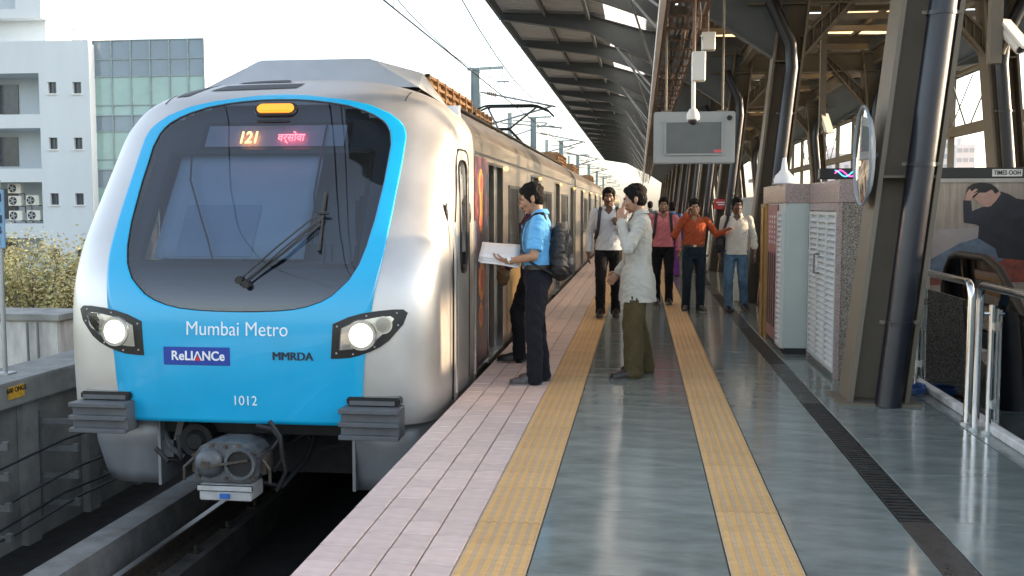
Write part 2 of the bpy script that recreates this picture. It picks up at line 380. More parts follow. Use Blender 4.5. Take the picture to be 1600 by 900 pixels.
for i, (a, b, c, e) in enumerate(big):
    f = MB(); f.box((a, BY + .36, c - .12), (b, BY + 2.39, c - .002)); f.box((a, BY + .36, e + .002), (b, BY + 2.39, e + .15)); f.box((b + .002, BY + .36, c), (b + .15, BY + 2.39, e)); f.build('recess', m_bwall, bl)
    q = MB(); q.box((a + 1.2, BY + 2.33, c + .25), (a + 2.5, BY + 2.39, e - .35)); q.build('window', m_wdark, bl)
# air conditioners in the third recess
def aircon(x, y, z, lab):
    t = thing('air_conditioner', (x, y, z), lab, 'air conditioner', 'air conditioners in the balcony recess')
    f = MB(); f.box((x - .42, y, z), (x + .42, y + .34, z + .58)); f.build('casing', M('aircon_cream', (.72, .70, .62), .5, var=.06), t, bevel=.02)
    f = MB(); f.tube([(x - .12, y - .004, z + .29), (x - .12, y - .03, z + .29)], .235, 24); f.build('fan_opening', m_black, t)
    f = MB()
    for k in range(5):
        a_ = k * 2 * math.pi / 5; f.beam((x - .12, y - .036, z + .29), (x - .12 + .21 * math.cos(a_), y - .036, z + .29 + .21 * math.sin(a_)), .07, .01, up=(0, 1, 0))
    f.tube([(x - .12, y - .03, z + .29), (x - .12, y - .05, z + .29)], .06, 12); f.build('fan', M('fan_grey', (.35, .36, .36), .5), t)
    f = MB(); f.box((x - .38, y - .02, z - .05), (x - .33, y + .5, z)); f.box((x + .33, y - .02, z - .05), (x + .38, y + .5, z)); f.box((x - .38, y + .45, z - .4), (x - .33, y + .5, z)); f.box((x + .33, y + .45, z - .4), (x + .38, y + .5, z)); f.build('bracket', m_steel, t)
for (xc, yb, lab) in ((22.5, 302, 'small air conditioner alone on the top row of the recess'), (23.5, 321.5, 'air conditioner on the glassless side, middle row of the recess'), (51, 320.5, 'air conditioner next to the recess corner, middle row'), (24.5, 344.5, 'air conditioner on the bottom row, away from the recess corner'), (53, 344, 'air conditioner next to the recess corner, bottom row')):
    p = on(1, BY + .9, xc, yb); aircon(p.x, p.y, p.z, lab)
# stepped upper storeys
ub = thing('stair_tower', (on(1, BY, 20, 62).x, BY + 3, ZT - .2), 'pale stepped upper storeys standing on the office block roof', 'building')
a = pr(-260, -80, 60.5, 35, BY + 1.2); b = pr(-260, 35, 71, 63, BY + 2.2); c = pr(62, -80, 122, 62, BY + 5.2)
d = MB(); wall_holes(d, a[0], a[1], a[2], a[3], a_y := BY + 1.2, BY + 1.5, [pr(-60, -30, 22, 16, BY + 1.2)]); d.box((a[0], BY + 1.9, a[2]), (a[1], BY + 11, a[3])); d.box((a[1] - .3, BY + 1.5, a[2]), (a[1], BY + 1.9, a[3])); d.box((a[0], BY + 1.5, a[2]), (a[1] - .3, BY + 1.9, a[2] + .3)); d.build('upper_block', m_bwall, ub)
d = MB(); d.box((b[0], BY + 2.2, ZT - .19), (b[1], BY + 10.9, a[2] - .002)); d.build('attic_wall', m_bwall, ub)
d = MB(); d.box((c[0], BY + 5.2, ZT - .19), (c[1], BY + 11.5, c[3])); d.build('white_block', m_bwhite, ub)
# cat ladder at the roof edge
l0 = pr(122, 22, 153, 62, BY + 4)
ld = thing('roof_ladder', (l0[0], BY + 4, ZT - .2), 'thin steel ladder with hoop rail on the office roof', 'ladder')
d = MB()
for yy in (BY + 3.7, BY + 4.4):
    d.tube([(l0[0], yy, ZT - .25), (l0[0] + .5, yy, ZT + .62), (l0[1], yy, ZT + .65)], .03, 6); d.tube([(l0[0] + .5, yy, ZT + .62), (l0[0] + .45, yy, l0[3])], .025, 6); d.tube([(l0[1], yy, ZT + .65), (l0[1], yy, l0[3])], .025, 6); d.tube([(l0[0] + .45, yy, l0[3]), (l0[1], yy, l0[3])], .025, 6)
for k in range(5): d.tube([(l0[0] + .1 * k, BY + 3.7, ZT - .1 + .18 * k), (l0[0] + .1 * k, BY + 4.4, ZT - .1 + .18 * k)], .02, 6)
d.build('rails', m_steel2, ld)
# glass curtain wall tower
gX0, gX1, _, gT = pr(138.5, 62, 318, 500, BY + .6)
gb = thing('glass_tower', ((gX0 + gX1) / 2, BY + 3, -10.5), 'green and blue glass curtain wall tower with a white side wall', 'building')
d = MB(); d.box((gX0, BY + .8, -10.5), (gX1 + .02, BY + 7.2, gT + .12)); d.build('wall', M('tower_side_plaster', (.47, .46, .45), .85, var=.08, scale=.4, detail=9, stretch=(1, 1, .35)), gb)
gA = M('curtain_glass_blue', (.16, .22, .27), .06, var=.15, scale=.4, coat=.5); gB = M('curtain_glass_green', (.26, .40, .38), .06, var=.12, scale=.4, coat=.5)
rows_px = [62, 92, 119, 164, 180, 205, 249, 265, 292, 336, 352, 380, 424, 440]
kinds = [0, 0, 1, 1, 0, 1, 1, 0, 1, 1, 0, 1, 1]
colx = [138.5, 157, 184, 212, 240, 268, 295, 318]
for r in range(len(rows_px) - 1):
    zt, zb = on(1, BY + .6, 230, rows_px[r]).z, on(1, BY + .6, 230, rows_px[r + 1]).z
    for k in range(7):
        xa, xb = [gX0 + (gX1 - gX0) * (v - 138.5) / 179.5 for v in (colx[k], colx[k + 1])]
        q = MB(); j = random.uniform(-.015, .015); q.add([(xa + .03, BY + .62 + j, zb + .03), (xb - .03, BY + .62 - j, zb + .03), (xb - .03, BY + .64 - j, zt - .03), (xa + .03, BY + .64 + j, zt - .03), (xa + .03, BY + .72, zb + .03), (xb - .03, BY + .72, zb + .03), (xb - .03, BY + .72, zt - .03), (xa + .03, BY + .72, zt - .03)], [(0,1,2,3),(7,6,5,4),(0,4,5,1),(1,5,6,2),(2,6,7,3),(3,7,4,0)])
        q.build('pane', gB if kinds[r] else gA, gb)
d = MB()
for v in colx: x = gX0 + (gX1 - gX0) * (v - 138.5) / 179.5; d.box((x - .035, BY + .56, -10.5), (x + .035, BY + .79, gT + .06))
for v in rows_px: z = on(1, BY + .6, 230, v).z; d.box((gX0, BY + .585, z - .03), (gX1, BY + .785, z + .03))
d.build('mullions', M('mullion_grey', (.25, .32, .33), .4), gb)

# rooftop of a low building just beyond the parapet
def slab_block(name, label, x0y0, x1y1, Y, dep, base=-10.5):
    a = on(1, Y, *x0y0); b = on(1, Y, *x1y1)
    t = thing(name, ((a.x + b.x) / 2, Y, base), label, 'building')
    d = MB(); d.box((a.x, Y, base), (b.x, Y + dep, a.z - .12)); d.build('wall', m_concw, t, bevel=.02)
    d = MB(); d.box((a.x - .08, Y - .08, a.z - .118), (b.x + .08, Y + dep, a.z)); d.build('parapet_cap', m_concd, t, bevel=.02)
    return t, a, b
t, a, b = slab_block('low_building', 'weathered white concrete block with pipes just beyond the parapet', (-300, 486), (93, 560), 17, 1.1)
d = MB()
for x in (42, 58):
    q = on(1, 16.93, x, 500); d.tube([(q.x, 16.93, a.z - .14), (q.x + .02, 16.93, a.z - 2.5)], .025, 6)
d.build('drain_pipe', m_steel2, t)
slab_block('low_annexe', 'lower grey concrete block adjoining the weathered white one', (93.5, 524), (190, 560), 17.6, 1.2)

# ------------------------------------------------------------------ trees
def leaf_mat(name, c1, c2):
    m = M(name, c1, .7, col2=c2, scale=1.2, detail=3, coord='Object'); return m
def tree(name, label, base, crown, rad, n, mats, seed, leaf=.16):
    rnd = random.Random(seed); t = thing(name, base, label, 'tree')
    bx_, by_, bz_ = base; c = Vector(crown); d = MB(); tips = []
    trunk = [Vector(base), Vector(base).lerp(c, .4) + Vector((.2, .1, 0)), c + Vector((0, 0, -rad[2] * .5))]
    d.tube(trunk, [.2, .16, .10], 8)
    for k in range(34):
        a = rnd.uniform(0, 6.28); e_ = rnd.uniform(-.25, 1); s = trunk[1].lerp(trunk[2], rnd.uniform(.35, 1))
        q = c + Vector((math.cos(a) * rad[0], math.sin(a) * rad[1], e_ * rad[2])) * rnd.uniform(.65, 1.0)
        m_ = s.lerp(q, .5) + Vector((rnd.uniform(-.3, .3), rnd.uniform(-.3, .3), .25)); d.tube([s, m_, q], [.055, .03, .01], 5); tips += [m_, q, m_.lerp(q, .5)]
        for kk in range(3):
            q2 = m_.lerp(q, rnd.uniform(.2, .9)) + Vector((rnd.gauss(0, .4), rnd.gauss(0, .4), rnd.gauss(.1, .35))); d.tube([m_.lerp(q, .3), q2], [.02, .007], 4); tips.append(q2)
    d.build('trunk', M('bark', (.13, .11, .09), .9, var=.3, scale=6), t)
    f = MB()
    for i in range(n):
        tp = rnd.choice(tips) + Vector((rnd.gauss(0, .26), rnd.gauss(0, .26), rnd.gauss(0, .22)))
        u = Vector((rnd.gauss(0, 1), rnd.gauss(0, 1), rnd.gauss(0, .6))).normalized(); v = u.cross(Vector((rnd.gauss(0, 1), rnd.gauss(0, 1), rnd.gauss(0, 1)))).normalized()
        s = leaf * rnd.uniform(.5, 1.2); f.add([tp - u * s, tp - v * s * .45, tp + u * s, tp + v * s * .45], [(0, 1, 2, 3)], rnd.choice((0, 0, 1, 1, 2)))
    tag(f.build('crown', mats, t, fix=False), kind='stuff'); return t
LM = [leaf_mat('leaf_olive', (.30, .30, .12), (.42, .40, .19)), leaf_mat('leaf_yellow', (.52, .47, .20), (.60, .54, .28)), leaf_mat('leaf_dry', (.44, .37, .22), (.50, .43, .28))]
q = on(1, 30, 62, 452); tree('dry_tree', 'sparse yellow green tree between the office block and the parapet', (q.x, 30, -10.5), (q.x, 30, q.z), (1.75, 1.7, 1.6), 15000, LM, 3, .075)
q = on(1, 34, -40, 470); tree('bare_tree', 'yellowish thin tree beside the post with the blue board', (q.x, 34, -10.5), (q.x, 34, q.z), (1.8, 1.8, 1.7), 5000, LM, 5, .085)

# towers far off on the right, distance haze put into their pale colours
m_far = M('hazed_far_plaster', (.74, .68, .66), .9, var=.05, scale=.05)
for (x0, x1, yt, Y, lab) in ((1462, 1492, 218, 330, 'distant pinkish apartment tower seen over the billboard, the lower one'), (1495, 1524, 226, 360, 'distant pinkish apartment tower with flat top over the billboard'), (1290, 1330, 240, 420, 'distant pale apartment tower beyond the far canopy posts')):
    a = on(1, Y, x0, yt); b = on(1, Y, x1, yt); t = thing('distant_tower', ((a.x + b.x) / 2, Y, -10.5), lab, 'building')
    d = MB(); d.box((a.x, Y, -10.5), (b.x, Y + 14, a.z)); d.box((a.x + 2, Y + 3, a.z), (a.x + 5, Y + 7, a.z + 2.5)); d.build('wall', m_far, t)
    for r in range(int((a.z + 5) / 3.2)):
        for k in range(3):
            xx = a.x + (b.x - a.x) * (k + .5) / 3; d = MB(); d.box((xx - .8, Y - .05, a.z - 2.6 - r * 3.2), (xx + .8, Y - .01, a.z - 1.2 - r * 3.2)); d.build('window', M('hazed_far_window', (.45, .43, .44), .5), t)

# ------------------------------------------------------------------ overhead line masts and wires
m_mast = M('mast_green_grey', (.30, .36, .36), .6, var=.12, scale=3)
m_ins = M('insulator_brown', (.20, .09, .05), .35)
MX = -5.85
masts = [36.5, 56.5, 76.5, 97, 118, 140, 165]
for i, y in enumerate(masts):
    t = thing('overhead_line_mast', (MX, y, -.04), 'grey green steel catenary mast on the viaduct parapet, ' + ('first', 'second', 'third', 'fourth', 'fifth', 'sixth', 'seventh')[i] + ' beyond the pantograph', 'mast', 'catenary masts along the viaduct')
    d = MB(); zt = 6.45
    d.box((MX - .16, y - .13, -.04), (MX - .135, y + .13, zt)); d.box((MX + .135, y - .13, -.04), (MX + .16, y + .13, zt)); d.box((MX - .135, y - .012, -.04), (MX + .135, y + .012, zt)); d.box((MX - .25, y - .25, -.045), (MX + .25, y + .25, -.01)); d.build('pole', m_mast, t)
    d = MB(); d.beam((MX - .3, y, zt - .05), (MX + 1.0, y, zt), .09, .09); d.tube([(MX + .98, y, zt), (MX + .98, y, zt - .4)], .025, 6); d.tube([(MX + .75, y, zt - .5), (MX + 1.2, y, zt - .5)], .03, 6); d.build('top_arm', m_mast, t)
    d = MB(); d.tube([(MX + .15, y, 5.6), (-3.0, y, 5.05)], .032, 8); d.tube([(MX + .15, y, 4.35), (-3.15, y, 5.06)], .035, 8); d.tube([(MX + .9, y, 4.5), (-2.75, y, 4.3)], .025, 8); d.tube([(-2.8, y, 4.3), (-3.0, y, 3.93)], .014, 6); d.build('cantilever', m_galv, t)
    for pz, qz in ((5.55, 5.47), (4.45, 4.52)):
        d = MB()
        for k in range(5): d.tube([(MX + .42 + k * .07, y, pz - (pz - qz) * k / 5), (MX + .46 + k * .07, y, pz - (pz - qz) * k / 5)], .07, 10)
        d.tube([(MX + .40, y, pz), (MX + .80, y, qz)], .03, 8); d.build('insulator', m_ins, t)
def wire(label, pts, r, grp='overhead wires'):
    d = MB(); d.tube(pts, r, 5); tag(d.build('overhead_wire', M('copper_wire', (.08, .075, .07), .5, .5)), label, 'wire', grp)
wire('straight contact wire touched by the pantograph above the train roof', [(-3.0, y, 3.92) for y in (-15, 60, 240)], .011)
sp_ = [-24, -4, 16.5] + masts; mp = []
for a, b in zip(sp_, sp_[1:]):
    for k in range(8): u = k / 8; mp.append((-3.0, a + (b - a) * u, 5.05 - .55 * 4 * u * (1 - u)))
wire('sagging messenger wire hung above the contact wire', mp, .010)
mp = [(MX + .98, p[1], p[2] + .95) for p in mp]; wire('sagging earth wire carried by the mast top arms', mp, .010)
d = MB()
for a, b in zip(sp_, sp_[1:]):
    for k in range(1, 5): u = k / 5; y = a + (b - a) * u; d.tube([(-3, y, 3.92), (-3, y, 5.05 - .55 * 4 * u * (1 - u))], .005, 4)
tag(d.build('wire_droppers', m_steel2), 'thin droppers between the messenger and contact wires', 'dropper', kind='stuff')
# second track's masts far beyond
for i, y in enumerate((60, 84, 110)):
    t = thing('overhead_line_mast', (1.0 - 8.6, y, -.04), 'slim grey mast with a single long arm outside the parapet, ' + ('first', 'second', 'third')[i] + ' of its row', 'mast', 'far side catenary masts')
    x = -7.6; d = MB(); d.box((x - .13, y - .13, -10.5), (x + .13, y + .13, 7.0)); d.build('pole', m_mast, t)
    d = MB(); d.tube([(x, y, 6.6), (x + 2.2, y, 6.4)], .04, 6); d.tube([(x, y, 5.6), (x + 2.2, y, 6.35)], .04, 6); d.build('arm', m_galv, t)
# ================================================================== METRO TRAIN
CX = -3.0
YF = [(-.2, 7.36), (.3, 7.335), (.7, 7.345), (.95, 7.40), (1.2, 7.53), (1.5, 7.735), (1.8, 7.95), (2.05, 8.12), (2.3, 8.285), (2.39, 8.36), (2.45, 8.45), (2.52, 8.60), (2.58, 8.76), (2.62, 8.92), (2.65, 9.05)]
WF = [(-.2, 1.47), (.0, 1.5), (2.0, 1.5), (2.15, 1.485), (2.22, 1.455), (2.30, 1.40), (2.38, 1.31), (2.46, 1.18), (2.53, 1.0), (2.58, .80), (2.62, .56), (2.645, .30), (2.65, .06)]
def hermite(t, tab):
    n = len(tab)
    if t <= tab[0][0]: return tab[0][1]
    if t >= tab[-1][0]: return tab[-1][1]
    for i in range(n - 1):
        (a, u), (b, v) = tab[i], tab[i + 1]
        if t <= b:
            h = b - a; s = (t - a) / h
            m0 = (v - (tab[i - 1][1] if i else u)) / (b - (tab[i - 1][0] if i else a)); m1 = ((tab[i + 2][1] if i + 2 < n else v) - u) / ((tab[i + 2][0] if i + 2 < n else b) - a)
            return u * (2*s**3 - 3*s*s + 1) + m0 * h * (s**3 - 2*s*s + s) + v * (3*s*s - 2*s**3) + m1 * h * (s**3 - s*s)
def hull_par(z):
    yf = hermite(z, YF); w = hermite(z, WF); return yf, w, min(.95, 9.18 - yf), 5.6 - 1.6 * min(1, max(0, (z - 1.2) / 1.0))
def hull_y(x, z):
    """front surface of the cab at lateral x from the centre line"""
    yf, w_, D, n = hull_par(z); u = min(.9995, abs(x) / w_)
    return yf + D * (1 - (1 - u ** n) ** (1 / n))
def hull_w(z): return hermite(z, WF)
def side_x(y, z):
    yf, w_, D, n = hull_par(z); t = min(1, max(0, (y - yf) / D)); return w_ * (1 - (1 - t) ** n) ** (1 / n)
m_inoxbody = M('brushed_stainless', (.43, .385, .335), .28, 1., var=.05, scale=3, stretch=(1, .25, 6), rvar=.08)
m_inoxcab = M('satin_silver_paint', (.60, .585, .56), .37, .8, var=.06, scale=2.6, rvar=.10, detail=7)
m_blue = M('cyan_blue_paint', (.004, .39, .69), .28, var=.05, scale=2.2, coat=.5, rvar=.12, detail=8)
m_gray = M('bumper_grey', (.095, .102, .112), .5, var=.15, scale=8)
m_skirt = M('skirt_silver', (.33, .35, .37), .38, .4, var=.12, scale=3)
m_under = M('underframe_black', (.018, .018, .019), .7, var=.4, scale=8)
m_trim = M('black_trim', (.012, .013, .015), .3, var=.1)
m_wsglass = glassmat('windscreen_glass', (.78, .90, 1.0), .015, .62, .86)
m_carglass = M('car_window_glass', (.02, .022, .024), .05, coat=.6, var=.1)
m_amber = M('amber_lens', (.75, .26, .02), .25, emit=(1, .36, .04), estr=.25, var=.08, scale=20)
m_led = M('led_orange', (.9, .3, .1), .4, emit=(1.0, .30, .08), estr=2.2, var=0)
m_ledred = M('led_red', (.9, .1, .1), .4, emit=(1.0, .10, .12), estr=1.6, var=0)
m_lampon = M('headlamp_lit', (1, 1, .95), .3, emit=(1.0, .97, .88), estr=.7, var=0)
m_lens = M('headlamp_reflector', (.62, .63, .62), .12, .7, var=.05)
train = thing('metro_train', (CX, 7.3, -1.15), 'silver metro train with a bright blue front mask and lit headlamps at the platform', 'train')

def ringpanel(outer, inner, zs, off, mi=0, ncol=10):
    """panel draped on the cab front, between inner(z) and outer(z), both sides; inner None closes across"""
    mb = MB()
    def pt(x, z): return (CX + x, hull_y(x, z) - off, z)
    for za, zb in zip(zs, zs[1:]):
        zm = (za + zb) / 2; ia, ib = inner(za), inner(zb); oa, ob = outer(za), outer(zb)
        if max(ia, ib) <= .001:
            xs = [-1 + 2 * k / (2 * ncol) for k in range(2 * ncol + 1)]
            for u, v in zip(xs, xs[1:]): mb.add([pt(u * oa, za), pt(v * oa, za), pt(v * ob, zb), pt(u * ob, zb)], [(0, 1, 2, 3)], mi)
        else:
            for s in (-1, 1):
                for k in range(ncol):
                    u, v = k / ncol, (k + 1) / ncol
                    mb.add([pt(s * (ia + (oa - ia) * u), za), pt(s * (ia + (oa - ia) * v), za), pt(s * (ib + (ob - ib) * v), zb), pt(s * (ib + (ob - ib) * u), zb)], [(0, 1, 2, 3)], mi)
    return mb
XB = [(-.13, .95), (0, .957), (.36, .98), (.9, 1.055), (1.13, 1.09), (1.47, 1.107), (1.88, 1.117), (2.07, 1.116), (2.14, 1.095), (2.2, 1.045), (2.265, .955), (2.34, .775), (2.385, .57), (2.43, .23), (2.445, .02)]
XW = [(.714, .02), (.7155, .15), (.722, .30), (.735, .44), (.758, .55), (.795, .655), (.84, .735), (.9, .80), (.958, .858), (1.067, .918), (1.2, .955), (1.40, .985), (1.7, 1.005), (2.0, 1.008), (2.106, .985), (2.16, .955), (2.2, .92), (2.25, .84), (2.29, .75), (2.335, .61), (2.365, .45), (2.385, .29), (2.396, .14), (2.398, .02)]
fB = lambda z: lerp(z, XB); fW = lambda z: lerp(z, XW) if .714 < z < 2.398 else 0.
def inW(x, z, g=0): return .714 < z < 2.398 and abs(x) < fW(z) - g
def inB(x, z, g=0): return z < 2.445 - g and abs(x) < fB(min(2.445, z + g * .6)) - g
# cab shell, open behind the mask
mb = MB(); zs = [-.13 + i * .045 for i in range(50)] + [2.15, 2.19, 2.23, 2.27, 2.31, 2.35, 2.39, 2.43, 2.46, 2.49, 2.52, 2.55, 2.575, 2.6, 2.62, 2.635, 2.645]
zs = sorted(set(round(z, 4) for z in zs if z <= 2.11)) + [z for z in zs[50:]]
NT = 72; rows = []
for z in zs:
    yf, w_, D, n = hull_par(z); row = []
    for j in range(NT + 1):
        th = -math.pi / 2 + math.pi * j / NT; s, c = math.sin(th), math.cos(th)
        row.append((math.copysign(abs(s) ** (2 / n), s) * w_, yf + D * (1 - max(0, c) ** (2 / n)), z))
    row = [(-w_, 9.2, z)] + row + [(w_, 9.2, z)]; rows.append(row)
for a, b in zip(rows, rows[1:]):
    for j in range(len(a) - 1):
        cx_ = (a[j][0] + a[j + 1][0] + b[j][0] + b[j + 1][0]) / 4; cz_ = (a[j][2] + b[j][2]) / 2
        if inB(cx_, cz_, .075) and abs(cx_) < 1.2: continue
        mb.add([(CX + p[0], p[1], p[2]) for p in (a[j], a[j + 1], b[j + 1], b[j])], [(0, 1, 2, 3)])
cab = mb.build('cab_shell', m_inoxcab, train, smooth=R(60))
def densez(a, b, extra, st=.03):
    v = {a, b} | {e_[0] for e_ in extra if a <= e_[0] <= b}; z = a
    while z < b: v.add(round(z, 4)); z += st
    return sorted(v)
z1 = densez(-.13, 2.445, XB + XW)
mask = ringpanel(fB, fW, z1, .006).build('front_mask', m_blue, train, smooth=R(60)); tag(mask, 'bright blue front mask around the windscreen')
sm_ = mask.modifiers.new('thick', 'SOLIDIFY'); sm_.thickness = .02; sm_.offset = 0
wz = densez(.714, 2.398, XW, .025)
wind = ringpanel(fW, lambda z: 0, wz, .004, ncol=16).build('windscreen', m_wsglass, train, smooth=R(60))
# black rubber seal round the screen
sq = MB(); so_ = [(fW(z), z) for z in wz]; so_ = [hull_pt for hull_pt in so_] + [(-x, z) for x, z in so_[::-1]]; sq.tube([(CX + x, hull_y(x, z) - .006, z) for x, z in so_ + so_[:1]], .008, 5); sq.build('screen_seal', m_trim, train)
# cab interior seen through the screen
m_lining = M('cab_lining', (.030, .038, .050), .55, var=.1); m_cabwall = M('cab_rear_wall', (.62, .68, .74), .6, var=.06)
mb = MB()
def inset(x, z, dpt): return (CX + x, hull_y(x, z) + dpt, z)
OPN = (-.86, .86, 1.06, 1.955)
cols = [-1.0 + .04 * i for i in range(51)]; rws = [.74 + .04 * i for i in range(41)]
for za, zb in zip(rws, rws[1:]):
    for xa, xb in zip(cols, cols[1:]):
        xm, zm = (xa + xb) / 2, (za + zb) / 2
        if OPN[0] < xm < OPN[1] and OPN[2] < zm < OPN[3]: continue
        if not inW(xm, zm, -.03): continue
        mb.add([inset(xa, za, .10), inset(xb, za, .10), inset(xb, zb, .10), inset(xa, zb, .10)], [(0, 1, 2, 3)])
li = mb.build('cab_lining', m_lining, train)
mb = MB()
fw_ = .022
for a, b in (((OPN[0], OPN[2]), (OPN[1], OPN[2])), ((OPN[1], OPN[2]), (OPN[1] - .01, OPN[3])), ((OPN[1] - .01, OPN[3]), (OPN[0] + .01, OPN[3])), ((OPN[0] + .01, OPN[3]), (OPN[0], OPN[2]))):
    mb.beam(inset(a[0], a[1], .085), inset(b[0], b[1], .085), .03, .03, up=(0, 1, 0))
mb.build('inner_frame', m_trim, train)
bd = MB(); bd.grid([[inset(-.80 + .30 * i / 2 * .68, 1.10 + .85 * j / 6, .17) for i in range(13)] for j in range(7)]); bo_ = bd.build('added_screen_panel', M('added_panel_blue_grey', (.40, .51, .62), .7, var=.05, scale=2), train, smooth=True); sl_ = bo_.modifiers.new('thick', 'SOLIDIFY'); sl_.thickness = .004  # added pale panel lightening the windscreen centre in place of a reflection
bd = MB(); bd.grid([[inset(-.62 + .62 * i / 4, 1.12 + .40 * j / 4, .160) for i in range(5)] for j in range(5)]); bd.build('added_panel_patch', M('added_panel_patch', (.30, .40, .53), .7, var=.05, scale=2), train, smooth=True)  # darker patch in front of the added panel
mb = MB(); mb.box((CX - 1.4, 9.05, -.05), (CX + 1.4, 9.1, 2.4)); mb.box((CX - 1.4, 7.6, -.10), (CX + 1.4, 9.05, -.05)); mb.build('cab_rear_wall', m_cabwall, train)
mb = MB(); mb.box((CX - .55, 9.02, .3), (CX - .02, 9.04, 1.75)); mb.box((CX - .62, 9.03, .2), (CX + .05, 9.045, 1.82)); mb.build('cab_partition_door', M('partition_blue', (.28, .33, .42), .5, var=.05), train)
mb = MB(); mb.prism([(7.62, .75), (8.25, .82), (8.25, .98), (7.78, 1.08), (7.68, 1.0)], CX - 1.1, CX + 1.1, ax=0); mb.box((CX + .25, 7.95, 1.0), (CX + .55, 8.0, 1.2)); mb.build('driver_console', M('console_grey', (.12, .13, .14), .6, var=.1), train)
mb = MB(); mb.box((CX + .45, 8.6, .35), (CX + .9, 9.0, .85)); mb.box((CX + .47, 8.92, .85), (CX + .88, 9.02, 1.6)); mb.build('driver_seat', m_under, train, bevel=.04)
# destination board with light-emitting lettering
mb = MB(); b0, b1 = inset(-.63, 1.975, .05), inset(.645, 2.20, .05)
def quad(mb, x0, x1, z0, z1, dpt, th=.01, mi=0):
    a, b, c, e_ = inset(x0, z0, dpt), inset(x1, z0, dpt), inset(x1, z1, dpt), inset(x0, z1, dpt)
    mb.add([a, b, c, e_] + [(p[0], p[1] + th, p[2]) for p in (a, b, c, e_)], [(0,1,2,3),(7,6,5,4),(0,4,5,1),(1,5,6,2),(2,6,7,3),(3,7,4,0)], mi)
quad(mb, -.63, .645, 1.972, 2.205, .085, .012, 0); quad(mb, -.585, .60, 2.0, 2.178, .080, .004, 1)
db = mb.build('destination_board', [m_trim, M('display_grey', (.30, .35, .44), .35, var=.1)], train)
def hull_plane(x, z, off, flat=False):
    e_ = .02; p = Vector((x, hull_y(x, z), z)); tx = Vector((2 * e_, hull_y(x + e_, z) - hull_y(x - e_, z), 0)).normalized(); tz = Vector((0, hull_y(x, z + e_) - hull_y(x, z - e_), 2 * e_)).normalized()
    nrm = tx.cross(tz).normalized(); tz = nrm.cross(tx); q = Vector((CX + x, p.y, z)) + nrm * off
    return plane_matrix(q, tx, tz)
textmesh('121', .165, m_led, 'lettering', db, hull_plane(-.205, 2.092, -.040), bold=.002, sx=.72)
textmesh('वर्सोवा', .105, m_ledred, 'lettering', db, hull_plane(.155, 2.092, -.040), bold=.0005, sx=.8)
# lettering on the mask
m_tw = M('white_lettering', (.85, .87, .88), .4, var=0); m_tb = M('black_lettering', (.015, .02, .04), .4, var=0)
textmesh('Mumbai Metro', .152, m_tw, 'lettering', train, hull_plane(.005, .585, .0175), sx=.88, bold=-.0008)
textmesh('1012', .105, m_tw, 'lettering', train, hull_plane(.055, .043, .0175), sx=.95, bold=-.0005)
for dx, dz in ((0, 0), (.003, .0002), (-.003, .0004)): textmesh('MMRDA', .088, m_tb, 'lettering', train, hull_plane(.438 + dx, .388, .0175 + dz), sx=1.0, bold=0.)
mm = hull_plane(-.312, .380, .0165); mb = MB(); mb.box((-.262, -.069, 0), (.262, .069, .004)); me_ = [mm @ Vector(v) for v in mb.v]; mb.v = [tuple(v) for v in me_]
lg = mb.build('logo_plate', M('logo_blue', (.012, .055, .34), .35, var=.05), train, bevel=.003)
mt = hull_plane(-.312, .380, .0225)
def at2(dx): return mt @ Matrix.Translation((dx, 0, 0))
textmesh('R', .098, m_tw, 'lettering', lg, at2(-.172), bold=.002, sx=.95); textmesh('eLI', .098, m_tw, 'lettering', lg, at2(-.082), bold=.002, sx=.98)
textmesh('NCe', .098, m_tw, 'lettering', lg, at2(.133), bold=.002, sx=.93)
mb = MB(); P2 = lambda x, y, z=0: tuple(mt @ Vector((x, y, z)))
mb.add([P2(-.028, -.033), P2(.002, .037), P2(.014, .037), P2(.046, -.033), P2(.034, -.033), P2(.008, .024), P2(-.016, -.033)], [(0, 1, 5, 6), (1, 2, 5), (2, 3, 4, 5)]); mb.build('lettering', m_tw, lg)
mb = MB(); mb.add([P2(-.012, -.033, .001), P2(.030, -.033, .001), P2(.009, .006, .001)], [(0, 1, 2)]); mb.build('logo_triangle', M('logo_red', (.70, .02, .03), .4), lg)
# amber lamp over the screen
def stadium(w_, h_, n=10):
    r = h_; return [(w_ - r + r * math.cos(a), r * math.sin(a)) for a in [-math.pi / 2 + math.pi * k / n for k in range(n + 1)]] + [(-w_ + r + r * math.cos(a), r * math.sin(a)) for a in [math.pi / 2 + math.pi * k / n for k in range(n + 1)]]
ml = hull_plane(-.005, 2.303, 0)
def extr(poly, z0, z1, mat_):
    mb = MB(); mb.prism(poly, z0, z1, ax=2); mb.v = [tuple(mat_ @ Vector(v)) for v in mb.v]; return mb
lb = extr(stadium(.185, .070), -.02, .022, ml).build('lamp_bezel', m_trim, train, bevel=.006)
extr(stadium(.158, .046), .0, .045, ml).build('lamp', m_amber, lb, bevel=.012, smooth=True)
extr(stadium(.14, .012), -.01, .012, hull_plane(-.005, 2.205, 0)).build('lamp_handle', m_trim, train)
